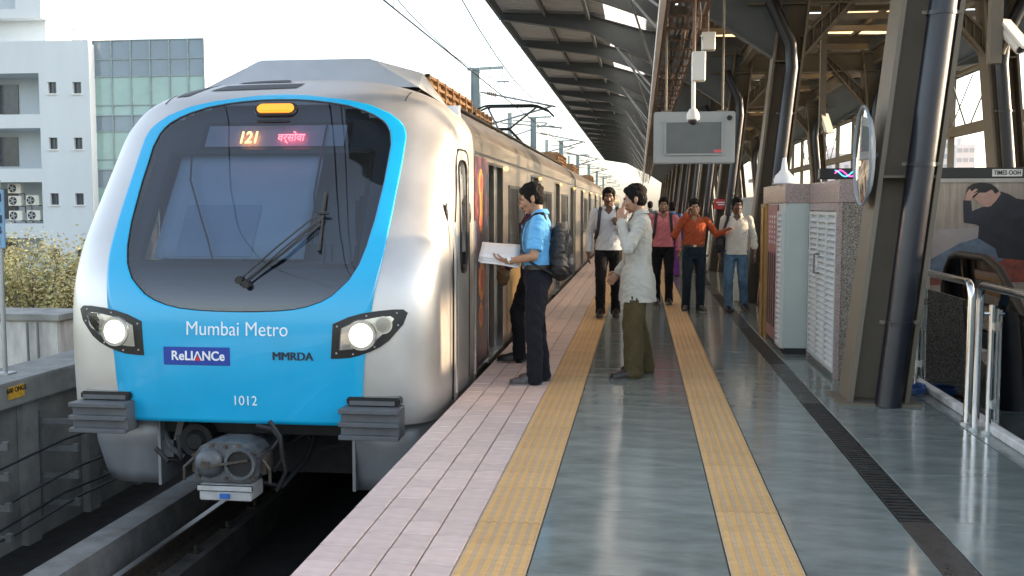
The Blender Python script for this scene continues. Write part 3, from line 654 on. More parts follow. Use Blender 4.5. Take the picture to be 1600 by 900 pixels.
# headlamps
HL = [(.732, .378), (.748, .638), (.866, .69), (.97, .718), (1.082, .735), (1.19, .745), (1.262, .744), (1.293, .718), (1.262, .63), (1.165, .515), (1.10, .468), (1.03, .434), (.95, .405), (.88, .388), (.80, .38)]
LN = [(.803, .446), (.818, .608), (.90, .645), (.985, .672), (1.08, .69), (1.175, .698), (1.202, .678), (1.16, .606), (1.09, .535), (1.01, .488), (.90, .455)]
def drape(poly, s, off0, off1, sub=3):
    """closed outline draped on the cab front, filled by triangulation and thickened"""
    bm = bmesh.new(); n = len(poly); vs = [bm.verts.new((s * x, z, 0)) for x, z in poly]; bm.faces.new(vs)
    bmesh.ops.triangulate(bm, faces=bm.faces)
    bmesh.ops.subdivide_edges(bm, edges=bm.edges, cuts=sub, use_grid_fill=True); bmesh.ops.triangulate(bm, faces=bm.faces)
    r_ = bmesh.ops.extrude_face_region(bm, geom=bm.faces[:]); top = {v for v in r_['geom'] if isinstance(v, bmesh.types.BMVert)}
    mb = MB(); idx = {v: i for i, v in enumerate(bm.verts)}
    vv = [(CX + v.co.x, hull_y(v.co.x, v.co.y) - (off1 if v in top else off0), v.co.y) for v in bm.verts]
    mb.add(vv, [tuple(idx[v] for v in f.verts) for f in bm.faces]); bm.free(); return mb
for s in (-1, 1):
    hb = drape(HL, s, -.02, .020).build('headlight', m_trim, train)
    drape(LN, s, .019, .026).build('reflector', m_lens, hb)
    c_ = Vector((CX + s * .962, hull_y(.962, .556) - .018, .556)); nv = (hull_plane(s * .962, .556, 0).to_3x3() @ Vector((0, 0, 1)))
    mb = MB(); mb.tube([c_, c_ + nv * .020, c_ + nv * .030], [.088, .088, .05], 28); mb.build('lit_lamp', m_lampon, hb)
    mb = MB(); mb.tube([c_ + nv * .0, c_ + nv * .017], [.118, .112], 28); mb.build('lamp_ring', m_lens, hb)
    c_ = Vector((CX + s * 1.125, hull_y(1.125, .632) - .018, .632)); nv = (hull_plane(s * 1.125, .632, 0).to_3x3() @ Vector((0, 0, 1)))
    mb = MB(); mb.tube([c_, c_ + nv * .022], .056, 22); mb.build('unlit_lamp', M('unlit_lamp', (.35, .36, .36), .15, .5), hb)
    mb = MB(); mb.tube([c_, c_ + nv * .015], .066, 22); mb.build('lamp_ring', m_lens, hb)
    for (bx_, bz_) in ((.775, .42), (.78, .62), (1.0, .70), (1.22, .72), (1.23, .63), (1.06, .47), (.9, .415)):
        q = MB(); c3 = Vector((CX + s * bx_, hull_y(bx_, bz_) - .018, bz_)); q.tube([c3, c3 + Vector((0, -.006, 0))], .007, 8); q.build('bezel_screw', m_galv, hb)
# glass covers
for s in (-1, 1): drape(LN, s, .050, .052).build('headlight_cover', glassmat('lamp_cover', (1, 1, 1), .03, .2, .97), train)
# windscreen wiper
def hp(x, z, off): return (CX + x, hull_y(x, z) - off, z)
wp = MB()
for o1, o2 in ((0, 0), (.045, .03)):
    wp.tube([hp(.02 + o1, .955 - o1 * .5, .05), hp(.28 + o1, 1.20 - o1 * .4, .075), hp(.56 + o2, 1.465 - o2, .055)], .007, 6)
wp.tube([hp(.07, .93, .045), hp(.33, 1.16, .06), hp(.58, 1.41, .05)], .0055, 6); wp.tube([hp(.045, .915, .045), hp(.31, 1.13, .06), hp(.585, 1.375, .05)], .0055, 6)
for k, (x, z) in enumerate(((.02, .955), (.075, .925))): wp.tube([hp(x, z, -.01), hp(x, z, .065)], .03, 12)
wpo = wp.build('wiper', m_trim, train, smooth=True)
wb = MB(); wb.tube([hp(.565, 1.62, .03), hp(.575, 1.45, .04), hp(.60, 1.17, .03)], .012, 6); wb.tube([hp(.53, 1.455, .05), hp(.63, 1.455, .05)], .012, 6); wb.build('wiper_blade', m_trim, wpo)
for pts in ([(-.66, 1.93), (-.61, 1.72), (-.45, 1.45), (-.33, 1.25), (-.24, 1.07)], [(.44, 2.19), (.44, 1.9), (.45, 1.6), (.50, 1.40), (.62, 1.2), (.63, 1.07)]):
    cb = MB(); cb.tube([inset(x, z, .045) for x, z in pts], .008, 6); cb.build('cab_cable', m_trim, train, smooth=True)
# black vents on the hood above the mask
def hullpatch(corners, off, nu=10, nv=6):
    """four (x, y, z) corners on the roof front bilinearly filled"""
    mb = MB(); rows = []
    for j in range(nv + 1):
        v = j / nv; row = []
        for i in range(nu + 1):
            u = i / nu; a = [corners[0][k] * (1 - u) + corners[1][k] * u for k in (0, 1)]; b = [corners[3][k] * (1 - u) + corners[2][k] * u for k in (0, 1)]
            x, z = a[0] * (1 - v) + b[0] * v, a[1] * (1 - v) + b[1] * v; row.append((CX + x, hull_y(x, z) - off, z + off))
        rows.append(row)
    return mb.grid(rows)
m_vent = M('vent_black', (.02, .021, .022), .45, var=.2, scale=12)
for cs in ([(-1.0, 2.445), (-.86, 2.455), (-.70, 2.60), (-.90, 2.585)], [(-.70, 2.50), (.06, 2.52), (.10, 2.572), (-.60, 2.56)], [(-.55, 2.59), (-.05, 2.595), (-.12, 2.634), (-.48, 2.63)]):
    hullpatch(cs, .004).build('hood_vent', m_vent, train)
for s in (-1, 1):
    mb = MB(); mb.tube([hp(s * 1.05, z, .001) for z in (2.385, 2.43, 2.47, 2.51, 2.54)], .006, 5); mb.build('hood_seam', m_trim, train)
# anti-climbers and slots
for s in (-1, 1):
    x0, x1 = sorted((CX + s * .83, CX + s * 1.27)); bp = MB()
    bp.box((x0, 7.22, -.20), (x1, 7.40, .03))
    bo = bp.build('anti_climber', m_gray, train, bevel=.006)
    for z in (.012, -.085, -.182):
        q = MB(); q.box((x0 - .006, 7.17, z - .017), (x1 + .006, 7.225, z + .017)); q.build('climber_rib', m_gray, bo, bevel=.004)
    q = MB(); q.box((x0 + .02, 7.30, .034), (x1 - .015, 7.42, .095)); q.build('slot_housing', m_trim, bo, bevel=.012)
    q = MB(); q.box((x0 + .05, 7.285, .04), (x1 - .05, 7.305, .072)); q.build('slot_lip', m_gray, bo)
    # lower corner skirt
    sk = MB(); pts = []
    plan = [(.80, 7.64), (1.27, 7.66), (1.40, 7.74), (1.46, 7.90), (1.47, 9.18)]
    for z, kx, ky in ((-.135, 1, 0), (-.40, .985, .03), (-.62, .955, .07), (-.73, .93, .10)):
        pts.append([(CX + s * (.80 + (x - .80) * (1 - (1 - kx) * 3.0) if i == 0 else x * kx), y + ky, z) for i, (x, y) in enumerate(plan)])
    sk.grid(pts); inn = [[(p[0] - s * (.06 if i else -.0), p[1] + .08, p[2]) for i, p in enumerate(r)] for r in pts]; sk.grid(inn)
    so = sk.build('corner_skirt', m_skirt, train, smooth=R(40)); sl_ = so.modifiers.new('thick', 'SOLIDIFY'); sl_.thickness = .012
    q = MB(); q.box((CX + s * .80 - .012, 7.66, -.72), (CX + s * .80 + .012, 8.3, -.14)); q.build('skirt_plate', m_skirt, train)
# underframe, wheels, coupler
mb = MB(); mb.box((CX - 1.25, 7.75, -.30), (CX + 1.25, 23.5, -.14)); mb.box((CX - 1.1, 10.2, -.95), (CX + 1.1, 23.0, -.31)); mb.box((CX - .95, 8.3, -.75), (CX + .95, 8.4, -.31)); mb.build('underframe', m_under, train)
for yy in (9.3, 11.4):
    for s in (-1, 1):
        mb = MB(); mb.tube([(CX + s * .66, yy, -.72), (CX + s * .78, yy, -.72)], .425, 32); mb.build('wheel', M('wheel_steel', (.05, .045, .04), .5, .5, var=.3), train)
mb = MB(); mb.box((CX - .95, 9.0, -.85), (CX - .82, 11.9, -.6)); mb.box((CX + .82, 9.0, -.85), (CX + .95, 11.9, -.6)); mb.tube([(CX - .8, 9.3, -.72), (CX + .8, 9.3, -.72)], .08, 10); mb.box((CX - .8, 10.1, -.75), (CX + .8, 10.6, -.5)); mb.build('bogie_frame', m_under, train)
m_cpl = M('coupler_grey', (.075, .082, .09), .5, .4, col2=(.17, .185, .195), scale=9, bump=.15, bscale=20)
cz, cy = -.42, 7.10
cpx = CX - .01
octo = [(-.245, -.06), (-.20, -.105), (.20, -.105), (.245, -.06), (.245, .10), (.20, .16), (.09, .20), (-.09, .20), (-.20, .16), (-.245, .10)]
mb = MB(); mb.prism([(cpx + x, cz + z) for x, z in octo], cy, cy + .30); mb.tube([(cpx, cy + .28, cz), (cpx, cy + 1.5, cz + .05)], .10, 14); cp = mb.build('coupler', m_cpl, train, bevel=.018)
mb = MB(); mb.tube([(cpx - .118, cy + .01, cz + .045), (cpx - .118, cy - .035, cz + .045), (cpx - .118, cy - .065, cz + .045), (cpx - .118, cy - .075, cz + .045)], [.112, .107, .085, .05], 24); mb.build('coupler_cone', m_cpl, cp, smooth=True)
mb = MB(); mb.tube([(cpx + .12, cy - .004, cz + .045), (cpx + .12, cy - .02, cz + .045)], .100, 24); mb.build('coupler_funnel', m_black, cp)
mb = MB()
for k in range(24):
    a, b = 2 * math.pi * k / 24, 2 * math.pi * (k + 1) / 24
    mb.beam((cpx + .12 + .108 * math.cos(a), cy - .02, cz + .045 + .108 * math.sin(a)), (cpx + .12 + .108 * math.cos(b), cy - .02, cz + .045 + .108 * math.sin(b)), .022, .04, up=(0, 1, 0))
mb.build('funnel_rim', m_cpl, cp)
mb = MB(); mb.beam((cpx - .10, cy - .085, cz + .035), (cpx + .18, cy - .03, cz + .075), .016, .016); mb.box((cpx - .15, cy - .095, cz + .02), (cpx - .09, cy - .075, cz + .07)); mb.build('coupler_hook', m_rail, cp)
mb = MB(); mb.box((cpx - .20, cy - .02, cz - .235), (cpx + .20, cy + .22, cz - .115)); mb.box((cpx - .215, cy - .035, cz - .165), (cpx + .215, cy - .02, cz - .115)); eb = mb.build('electric_head', M('cover_light', (.55, .56, .56), .4, .3, var=.15, scale=10), cp, bevel=.012)
mb = MB(); mb.box((cpx - .035, cy - .042, cz - .215), (cpx + .035, cy - .0205, cz - .18)); mb.build('blue_mark', M('mark_blue', (.03, .14, .45), .5), eb)
for bx_, bz_ in ((-.21, -.06), (.21, -.06), (-.21, .11), (.21, .11), (0, .165), (0, -.075), (-.10, .175), (.10, .175)):
    mb = MB(); mb.tube([(cpx + bx_, cy + .005, cz + bz_), (cpx + bx_, cy - .016, cz + bz_)], .016, 6); mb.build('bolt', m_rail, cp)
for s in (-1, 1):
    mb = MB(); mb.box((cpx + s * .245, cy + .06, cz - .05), (cpx + s * .285, cy + .22, cz + .09)); mb.tube([(cpx + s * .265, cy + .05, cz + .06), (cpx + s * .33, cy + .02, cz + .0), (cpx + s * .33, cy + .02, cz - .10)], .012, 6); mb.build('side_lever', m_rail, cp)
    mb = MB(); mb.tube([(cpx + s * .15, cy + .25, cz - .16), (cpx + s * .30, cy + .35, cz - .22), (cpx + s * .42, cy + .6, cz - .05), (cpx + s * .45, cy + .8, cz + .15)], .022, 8); mb.build('hose', m_black, cp, smooth=True)
for k in range(5):
    mb = MB(); x_ = CX - .9 + k * .42; mb.tube([(x_, 7.85, -.32), (x_ + .1, 7.82, -.42), (x_ + .28, 7.84, -.40), (x_ + .4, 7.86, -.31)], .016, 6); mb.build('brake_hose', m_black, train, smooth=True)
for pts in ([(.30, .12), (.36, .20), (.30, .27), (.18, .29)], [(.31, -.05), (.38, .05), (.36, .22), (.28, .33)], [(-.62, .10), (-.52, .0), (-.42, .02), (-.44, .2)], [(.33, -.2), (.40, -.05), (.37, .1)]):
    mb = MB(); mb.tube([(cpx + x, cy + .16, cz + z) for x, z in pts], .018, 7); mb.build('hose', m_black, cp, smooth=True)
mb = MB(); mb.tube([(CX - .47, 7.62, -.34), (CX - .47, 7.86, -.34)], .135, 20); mb.tube([(CX - .47, 7.58, -.34), (CX - .47, 7.62, -.34)], [.06, .09], 16); mb.build('horn', m_under, train)
mb = MB(); mb.tube([(CX - .82, 7.75, -.26), (CX - .72, 7.7, -.42), (CX - .62, 7.72, -.5)], .025, 8); mb.box((CX - .85, 7.7, -.5), (CX - .70, 7.9, -.36)); mb.beam((CX - .62, 7.7, -.2), (CX - .66, 7.7, -.36), .05, .05); mb.build('air_fitting', m_gray, train)
# ------------------------------------------------------------------ cab door on the platform side
def dl_(z): return 8.12 + max(0, z - 1.0) * .34
def sidepanel(y1, z0, z1, off, ny=10, nz=24):
    rows = []
    for j in range(nz + 1):
        z = z0 + (z1 - z0) * j / nz; y0 = dl_(z); rows.append([(CX + side_x(y0 + (y1 - y0) * i / ny, z) + off, y0 + (y1 - y0) * i / ny, z) for i in range(ny + 1)])
    return MB().grid(rows)
mb = MB()
def sidetube(pts, r, off, n=6): mb = MB(); mb.tube([(CX + side_x(y, z) + off, y, z) for y, z in pts], r, n); return mb
cdo = sidepanel(8.88, -.06, 1.97, .006).build('cab_door', m_inoxcab, train, smooth=R(60))
seam = [(8.12, -.06)] + [(dl_(.1 * k), .1 * k) for k in range(1, 19)] + [(8.46, 1.93), (8.52, 1.985), (8.75, 1.985), (8.84, 1.95), (8.88, 1.87)] + [(8.88, 1.8 - .1 * k) for k in range(0, 19)]
sidetube(seam, .007, .008).build('door_seam', m_trim, cdo)
cw = []
for k in range(25): a = 2 * math.pi * k / 24; c_, s_ = math.cos(a), math.sin(a); cw.append((8.60 + math.copysign(abs(c_) ** .6, c_) * .16, 1.42 + math.copysign(abs(s_) ** .35, s_) * .47))
mb = MB(); mb.add([(CX + side_x(y, z) + .012, y, z) for y, z in cw], [tuple(range(25))]); mb.build('door_window', m_carglass, cdo)
sidetube(cw, .012, .012).build('window_seal', m_trim, cdo)
for yy in (8.04, 8.98):
    sidetube([(yy, 1.38), (yy, 1.36)] + [(yy, 1.3 - .1 * k) for k in range(14)] + [(yy, -.06)], .014, .045, 8).build('handrail', m_inox, train, smooth=True)
    mb = MB(); mb.ell((CX + side_x(yy, 1.45) + .0, yy, 1.45), (.015, .03, .09), 12, 8); mb.build('handrail_cup', m_trim, train)
# ------------------------------------------------------------------ car bodies
m_advert = None
def advert_mat():
    m = bpy.data.materials.new('advert_print'); m.use_nodes = True; n = m.node_tree; b = n.nodes['Principled BSDF']; b.inputs['Roughness'].default_value = .3
    tc = n.nodes.new('ShaderNodeTexCoord'); nz = n.nodes.new('ShaderNodeTexNoise'); nz.inputs['Scale'].default_value = 7; nz.inputs['Detail'].default_value = 5; n.links.new(tc.outputs['Object'], nz.inputs[0])
    rp = n.nodes.new('ShaderNodeValToRGB'); cr = rp.color_ramp; cr.elements[0].position = .46; cr.elements[0].color = (.02, .012, .03, 1); cr.elements[1].position = .75; cr.elements[1].color = (.5, .12, .03, 1)
    e1 = cr.elements.new(.56); e1.color = (.10, .03, .05, 1); e2 = cr.elements.new(.66); e2.color = (.20, .05, .03, 1); n.links.new(nz.outputs[0], rp.inputs[0]); n.links.new(rp.outputs[0], b.inputs['Base Color']); return m
m_advert = advert_mat()
m_interior = M('car_interior', (.50, .50, .48), .5, var=.05); m_floorcar = M('car_floor', (.10, .11, .12), .5)
m_bronze = M('aircon_sunlit_bronze', (.34, .20, .10), .5, .3, var=.25, scale=6)  # warm sunlight on the louvres is put into this bronze
m_roofgrey = M('roof_grey', (.46, .485, .51), .4, .4, var=.08, scale=2)
def roofprof(): return [(s * hull_w(z), z) for s, zz in ((1, [2.15, 2.2, 2.25, 2.3, 2.34, 2.38, 2.42, 2.46, 2.5, 2.53, 2.56, 2.58, 2.6, 2.62, 2.645]), (-1, [2.645, 2.62, 2.6, 2.58, 2.56, 2.53, 2.5, 2.46, 2.42, 2.38, 2.34, 2.3, 2.25, 2.2, 2.15])) for z in zz]
def car(ya, yb, doors, lead=False):
    b = MB(); pr_ = roofprof()
    b.grid([[(CX + x, y, z) for x, z in pr_] for y in (ya, yb)])
    body = b.build('roof_shell', m_inoxbody, train, smooth=R(60))
    cut = sorted([(d0, d1) for d0, d1 in doors])
    for s in (1, -1):
        w_ = MB(); y = ya; xo, xi = CX + s * 1.5, CX + s * 1.44
        spans = []
        for d0, d1 in cut: spans.append((y, d0)); y = d1
        spans.append((y, yb))
        if s == 1:
            for p0, p1 in spans: w_.box((xi, p0, -.13), (xo, p1, 2.15))
            for d0, d1 in cut: w_.box((xi, d0, 1.93), (xo, d1, 2.15)); w_.box((xi, d0, -.13), (xo, d1, -.02))
        else: w_.box((xi, ya, -.13), (xo, yb, 2.15))
        w_.build('car_side', m_inoxbody, train)
        if s == -1: continue
        for p0, p1 in spans:      # windows between doors, sill lines
            if p1 - p0 > 2.2:
                a, e_ = p0 + .62, p1 - .62
                q = MB(); q.prism([(a, .88), (e_, .88), (e_, 1.72), (a, 1.72)], xo + .001, xo + .006, ax=0); wn = q.build('car_window', m_carglass, train)
                q = MB()
                for p_, r_ in (((a, .86), (e_, .86)), ((a, 1.74), (e_, 1.74)), ((a, .86), (a, 1.74)), ((e_, .86), (e_, 1.74)), (((a + e_) / 2, .88), ((a + e_) / 2, 1.72))): q.beam((xo + .005, *p_), (xo + .005, *r_), .03, .012, up=(1, 0, 0))
                q.build('window_frame', m_trim, wn)
        q = MB(); q.box((xo, ya, -.04), (xo + .006, yb, -.015)); q.box((xo, ya, 1.985), (xo + .012, yb, 2.01)); q.build('side_rail', m_inox, train)
        for d0, d1 in cut:
            q = MB(); q.box((xi - .05, d1 - .12, -.02), (xi - .004, d1 + .5, 1.92)); dl = q.build('door_leaf', m_inoxbody, train); q = MB(); q.box((xi - .05, d0 - .5, -.02), (xi - .004, d0 + .04, 1.92)); q.build('door_leaf', m_inoxbody, train)
            q = MB()
            for yy in (d0, d1): q.box((xi - .06, yy - .012, -.015), (xo + .018, yy + .012, 1.945))
            q.box((xi - .06, d0 + .012, 1.921), (xo + .018, d1 - .012, 1.945)); q.build('door_frame', m_inox, train)
            q = MB(); q.box((xi - .08, d0, -.05), (xo + .02, d1, -.018)); q.build('door_sill', m_galv, train)
            q = MB(); q.ell((xo + .01, d1 + .35, 1.93), (.022, .022, .022), 10, 6); q.build('door_lamp', M('door_lamp_amber', (.9, .45, .1), .4, emit=(1, .42, .08), estr=1.6, var=0), train)
    q = MB(); q.box((CX - 1.44, ya, -.12), (CX + 1.44, yb, -.03)); q.build('car_floor', m_floorcar, train)
    q = MB(); q.box((CX - 1.438, ya + .05, -.03), (CX - 1.40, yb, 2.15)); q.box((CX - 1.4, ya + .05, 2.10), (CX + 1.43, yb, 2.14)); q.build('car_lining', m_interior, train)
    q = MB(); q.box((CX - 1.39, ya + .5, .30), (CX - .95, yb - .5, .42)); q.box((CX - 1.39, ya + .5, .42), (CX - 1.33, yb - .5, .85)); q.build('bench_seat', M('seat_blue', (.05, .12, .25), .5), train)
    q = MB()
    for d0, d1 in cut:
        for xx in (.55, -.55): q.tube([(CX + xx, (d0 + d1) / 2 + .2, -.03), (CX + xx, (d0 + d1) / 2 + .2, 2.1)], .018, 8)
    q.build('grab_poles', m_inox, train)
    q = MB(); q.box((CX - 1.43, yb - .04, -.12), (CX + 1.43, yb, 2.15)); q.build('end_wall', m_interior, train)
car(9.2, 23.65, [(10.02, 11.10), (13.98, 15.06), (18.02, 19.10), (22.05, 23.13)], True)
car(24.15, 40.9, [(26.0 + 4.05 * k, 27.08 + 4.05 * k) for k in range(4)])
car(41.4, 58.1, [(43.2 + 4.05 * k, 44.28 + 4.05 * k) for k in range(4)])
car(58.6, 75.3, [(60.4 + 4.05 * k, 61.48 + 4.05 * k) for k in range(4)])
for ya, yb in ((23.66, 24.14), (40.91, 41.39), (58.11, 58.59)):
    q = MB()
    for k in range(6): q.box((CX - 1.30, ya + k * .08, -.05), (CX + 1.30, ya + k * .08 + .05, 2.3))
    q.box((CX - 1.22, ya, -.03), (CX + 1.22, yb, 2.24)); q.build('gangway_bellows', m_black, train)
mb = MB(); mb.box((CX - 1.2, 24.2, -.9), (CX + 1.2, 75, -.14)); mb.build('underframe', m_under, train)
mb = MB(); mb.box((CX + 1.40, 9.2, -.72), (CX + 1.46, 75, -.135)); mb.build('side_skirt', m_under, train)
# advert wrap beside the first door and along the sill
x = CX + 1.502
mb = MB(); mb.box((x, 9.26, .02), (x + .003, 9.985, 1.97)); av = mb.build('advert_panel', m_advert, train)
def figure(mb, yc, zc, r, mi):
    for k in range(10):
        a = 2 * math.pi * k / 10; mb.ell((x + .004, yc + r * .62 * math.cos(a), zc + r * .62 * math.sin(a)), (.002, r * .26, r * .26), 8, 6, mi)
    mb.ell((x + .005, yc, zc), (.002, r * .5, r * .5), 14, 8, 1 - mi)
mb = MB()
for yc, zc, r in ((9.62, 1.72, .17), (9.62, 1.36, .12), (9.66, .80, .22), (9.60, .48, .14)): figure(mb, yc, zc, r, 0)
mb.ell((x + .004, 9.64, 1.55), (.002, .10, .26), 12, 8, 0)
mb.build('advert_ornament', [M('print_orange', (.62, .22, .04), .35), M('print_red', (.45, .06, .04), .35)], av)
mb = MB(); mb.box((x, 11.55, .05), (x + .003, 13.6, .80)); mb.build('advert_panel', M('advert_gold', (.30, .19, .05), .3, .4, col2=(.10, .07, .03), scale=3.5, detail=6), train)
# roof fairing, air conditioners, pantograph
mb = MB()
base = [(-1.02, 9.10, 2.575), (1.02, 9.10, 2.575), (1.05, 10.35, 2.52), (-1.05, 10.35, 2.52)]; topr = [(-.52, 9.30, 2.865), (.52, 9.30, 2.865), (.80, 10.35, 2.865), (-.80, 10.35, 2.865)]
mid = [(-1.0, 9.12, 2.66), (1.0, 9.12, 2.66), (1.03, 10.35, 2.66), (-1.03, 10.35, 2.66)]
mb.add([(CX + p[0], p[1], p[2]) for p in base + topr], [(0, 1, 5, 4), (1, 2, 6, 5), (2, 3, 7, 6), (3, 0, 4, 7), (4, 5, 6, 7)])
fa = mb.build('roof_fairing', m_roofgrey, train, bevel=.015)
def acunit(ya, yb, hw, zt, n):
    q = MB(); q.box((CX - hw + .04, ya, 2.5), (CX + hw - .04, yb, zt)); u = q.build('roof_air_conditioner', m_bronze, train)
    q = MB(); k = (yb - ya) / n
    for i in range(n + 1): q.box((CX + hw - .04, ya + i * k - .02 if i else ya, 2.5), (CX + hw + .01, ya + i * k + .02, zt + .005))
    for z in (2.58, 2.66, 2.74, 2.82):
        if z < zt - .02: q.box((CX + hw - .035, ya, z), (CX + hw, yb, z + .03))
    q.build('louvre', m_bronze, u)
acunit(10.36, 13.0, .86, 2.85, 6); acunit(13.7, 15.2, .80, 2.84, 4); acunit(27.0, 30.2, .84, 2.95, 6); acunit(33, 36, .84, 2.9, 5); acunit(45, 48, .84, 2.9, 5)
mb = MB(); mb.box((CX + 1.18, 9.9, 2.462), (CX + 1.24, 23.5, 2.478)); mb.build('roof_gutter', m_trim, train)
pg = MB(); pb = 2.66; yb_ = 24.2
for sx in (-.55, .55):
    pg.tube([(CX + sx, 22.3, pb), (CX + sx * .9, 24.6, pb + .05)], .03, 8)
    for yy in (22.5, 24.3):
        for k in range(3): pg.tube([(CX + sx, yy, 2.55 + k * .05), (CX + sx, yy, 2.58 + k * .05)], .07, 10)
pg.tube([(CX - .5, 24.4, pb + .06), (CX - .12, 22.6, 3.22)], .03, 8); pg.tube([(CX + .5, 24.4, pb + .06), (CX + .12, 22.6, 3.22)], .03, 8)
pg.tube([(CX - .12, 22.6, 3.22), (CX - .55, 24.0, 3.80)], .024, 8); pg.tube([(CX + .12, 22.6, 3.22), (CX + .55, 24.0, 3.80)], .024, 8); pg.tube([(CX - .15, 22.6, 3.22), (CX + .15, 22.6, 3.22)], .035, 8)
pg.tube([(CX, 24.4, pb + .1), (CX, 22.7, 3.05)], .015, 6)
po = pg.build('pantograph', m_trim, train, smooth=True)
pg = MB()
for yy in (23.8, 24.2):
    pg.tube([(CX - .98, yy, 3.62), (CX - .86, yy, 3.74), (CX - .62, yy, 3.84), (CX - .5, yy, 3.86), (CX + .5, yy, 3.86), (CX + .62, yy, 3.84), (CX + .86, yy, 3.74), (CX + .98, yy, 3.62)], .024, 8)
pg.tube([(CX - .55, 23.8, 3.82), (CX - .55, 24.2, 3.82)], .02, 6); pg.tube([(CX + .55, 23.8, 3.82), (CX + .55, 24.2, 3.82)], .02, 6); pg.build('contact_strip', m_trim, po, smooth=True)

# ================================================================== STATION CANOPY
CC = 3.75                                       # centre line of the island platform
BENTS = [8.2 + 8.1 * k for k in range(0, 12)]
m_sheet = M('roof_sheet', (.48, .50, .52), .55, var=.10, scale=.8, rvar=.2)
m_sheetd = M('roof_sheet_dark', (.21, .185, .155), .7, var=.25, scale=.8)
m_arm = M('canopy_arm_steel', (.10, .115, .125), .5, var=.15, scale=1.5, rvar=.2)
m_trans = None
def trans_mat(name, col, tr=.35):
    m = bpy.data.materials.new(name); m.use_nodes = True; n = m.node_tree; n.nodes.remove(n.nodes['Principled BSDF']); out = n.nodes['Material Output']
    a = n.nodes.new('ShaderNodeBsdfTranslucent'); a.inputs[0].default_value = (*col, 1); b = n.nodes.new('ShaderNodeBsdfTransparent'); b.inputs[0].default_value = (*col, 1)
    mx = n.nodes.new('ShaderNodeMixShader'); mx.inputs[0].default_value = tr; n.links.new(a.outputs[0], mx.inputs[1]); n.links.new(b.outputs[0], mx.inputs[2]); n.links.new(mx.outputs[0], out.inputs[0]); return m
m_skyl = trans_mat('skylight_sheet', (.42, .43, .44), .03); m_amberl = trans_mat('sun_tinted_sheet', (.95, .66, .34))
canopy = thing('platform_canopy', (CC, 8.2, 0), 'dark steel butterfly canopy with inclined columns and ribbed wings over the platform', 'canopy')
YC0, YC1 = 6.6, 101.0
def mir(pts): return [(2 * CC - x, z) for x, z in pts]
ROOF = [(-3.33, 6.14), (-1.24, 6.03), (-.85, 5.93), (.10, 5.66), (.55, 5.54)]
# corrugated wing sheets
for side in (0, 1):
    for (i0, i1, mt_) in ((0, 2, m_sheet), (3, 4, m_sheet)):
        sec = ROOF[i0:i1 + 1]; rows = []; y = YC0; k = 0
        while y < YC1:
            for dy, dz in ((0, 0), (.10, 0), (.13, .035), (.22, .035), (.25, 0)):
                rows.append([((2 * CC - x if side else x), y + dy, z + dz) for x, z in sec])
            y += .25
        mb = MB(); mb.grid(rows); mb.build('wing_sheet', mt_, canopy, fix=False)
    mb = MB(); a, b = ROOF[2], ROOF[3]
    if side: a, b = (2 * CC - a[0], a[1]), (2 * CC - b[0], b[1])
    mb.add([(a[0], YC0, a[1]), (b[0], YC0, b[1]), (b[0], YC1, b[1]), (a[0], YC1, a[1])], [(0, 1, 2, 3)]); mb.build('skylight_strip', m_skyl, canopy, fix=False)
# central roof of opaque sheets; strips between tinted amber to imitate sunlit purlins
SP = 4.05; y = YC0; k = 0
zc = lambda x: 5.5 + .10 * (1 - abs(x - CC) / 3.2)
sh = MB()
ys = [6.7] + [8.2 + SP * j for j in range(0, 23)]
for ya, yb in zip(ys[1:], ys[2:]):
    for xa, xb in ((.56, CC), (CC, 2 * CC - .56)):
        for y0_, y1_ in ((ya, ya + .45), (ya + .85, ya + 1.75), (ya + 2.45, yb)): sh.add([(xa, y0_, zc(xa)), (xb, y0_, zc(xb)), (xb, y1_, zc(xb)), (xa, y1_, zc(xa))], [(0, 1, 2, 3)])
sh.add([(.56, 6.6, zc(.56)), (CC, 6.6, zc(CC)), (CC, 8.2, zc(CC)), (.56, 8.2, zc(.56))], [(0, 1, 2, 3)]); sh.add([(CC, 6.6, zc(CC)), (2 * CC - .56, 6.6, zc(.56)), (2 * CC - .56, 8.2, zc(.56)), (CC, 8.2, zc(CC))], [(0, 1, 2, 3)])
sh.build('central_sheet', m_sheetd, canopy, fix=False)
for ya in ys[1:-1]:
    for xa, xb, y0_, y1_ in ((1.0, CC - .3, 1.75, 2.45), (CC + .3, 2 * CC - 1.0, 1.75, 2.45), (1.5, CC - .5, .45, .85), (CC + .5, 2 * CC - 1.5, .45, .85)):
        sh = MB(); sh.add([(xa, ya + y0_, zc(xa)), (xb, ya + y0_, zc(xb)), (xb, ya + y1_, zc(xb)), (xa, ya + y1_, zc(xa))], [(0, 1, 2, 3)]); sh.build('sun_tinted_strip', m_amberl, canopy, fix=False)

for ya in ys:
    mb = MB(); mb.box((.6, ya - .05, 5.20), (2 * CC - .6, ya + .05, 5.225)); mb.box((.6, ya - .012, 5.225), (2 * CC - .6, ya + .012, 5.355)); mb.box((.6, ya - .05, 5.355), (2 * CC - .6, ya + .05, 5.38)); mb.build('cross_purlin', m_steel, canopy)
for ya in ys[1:-1]:
    for dy in (1.15, 2.6):
        mb = MB(); mb.box((.6, ya + dy - .03, 5.25), (2 * CC - .6, ya + dy + .03, 5.37)); mb.build('cross_purlin', m_steel, canopy)
for xx in (1.6, 2.7, 4.8, 5.9):
    mb = MB(); mb.box((xx - .04, YC0, 5.39), (xx + .04, YC1, 5.47)); mb.build('roof_batten', m_steel, canopy)
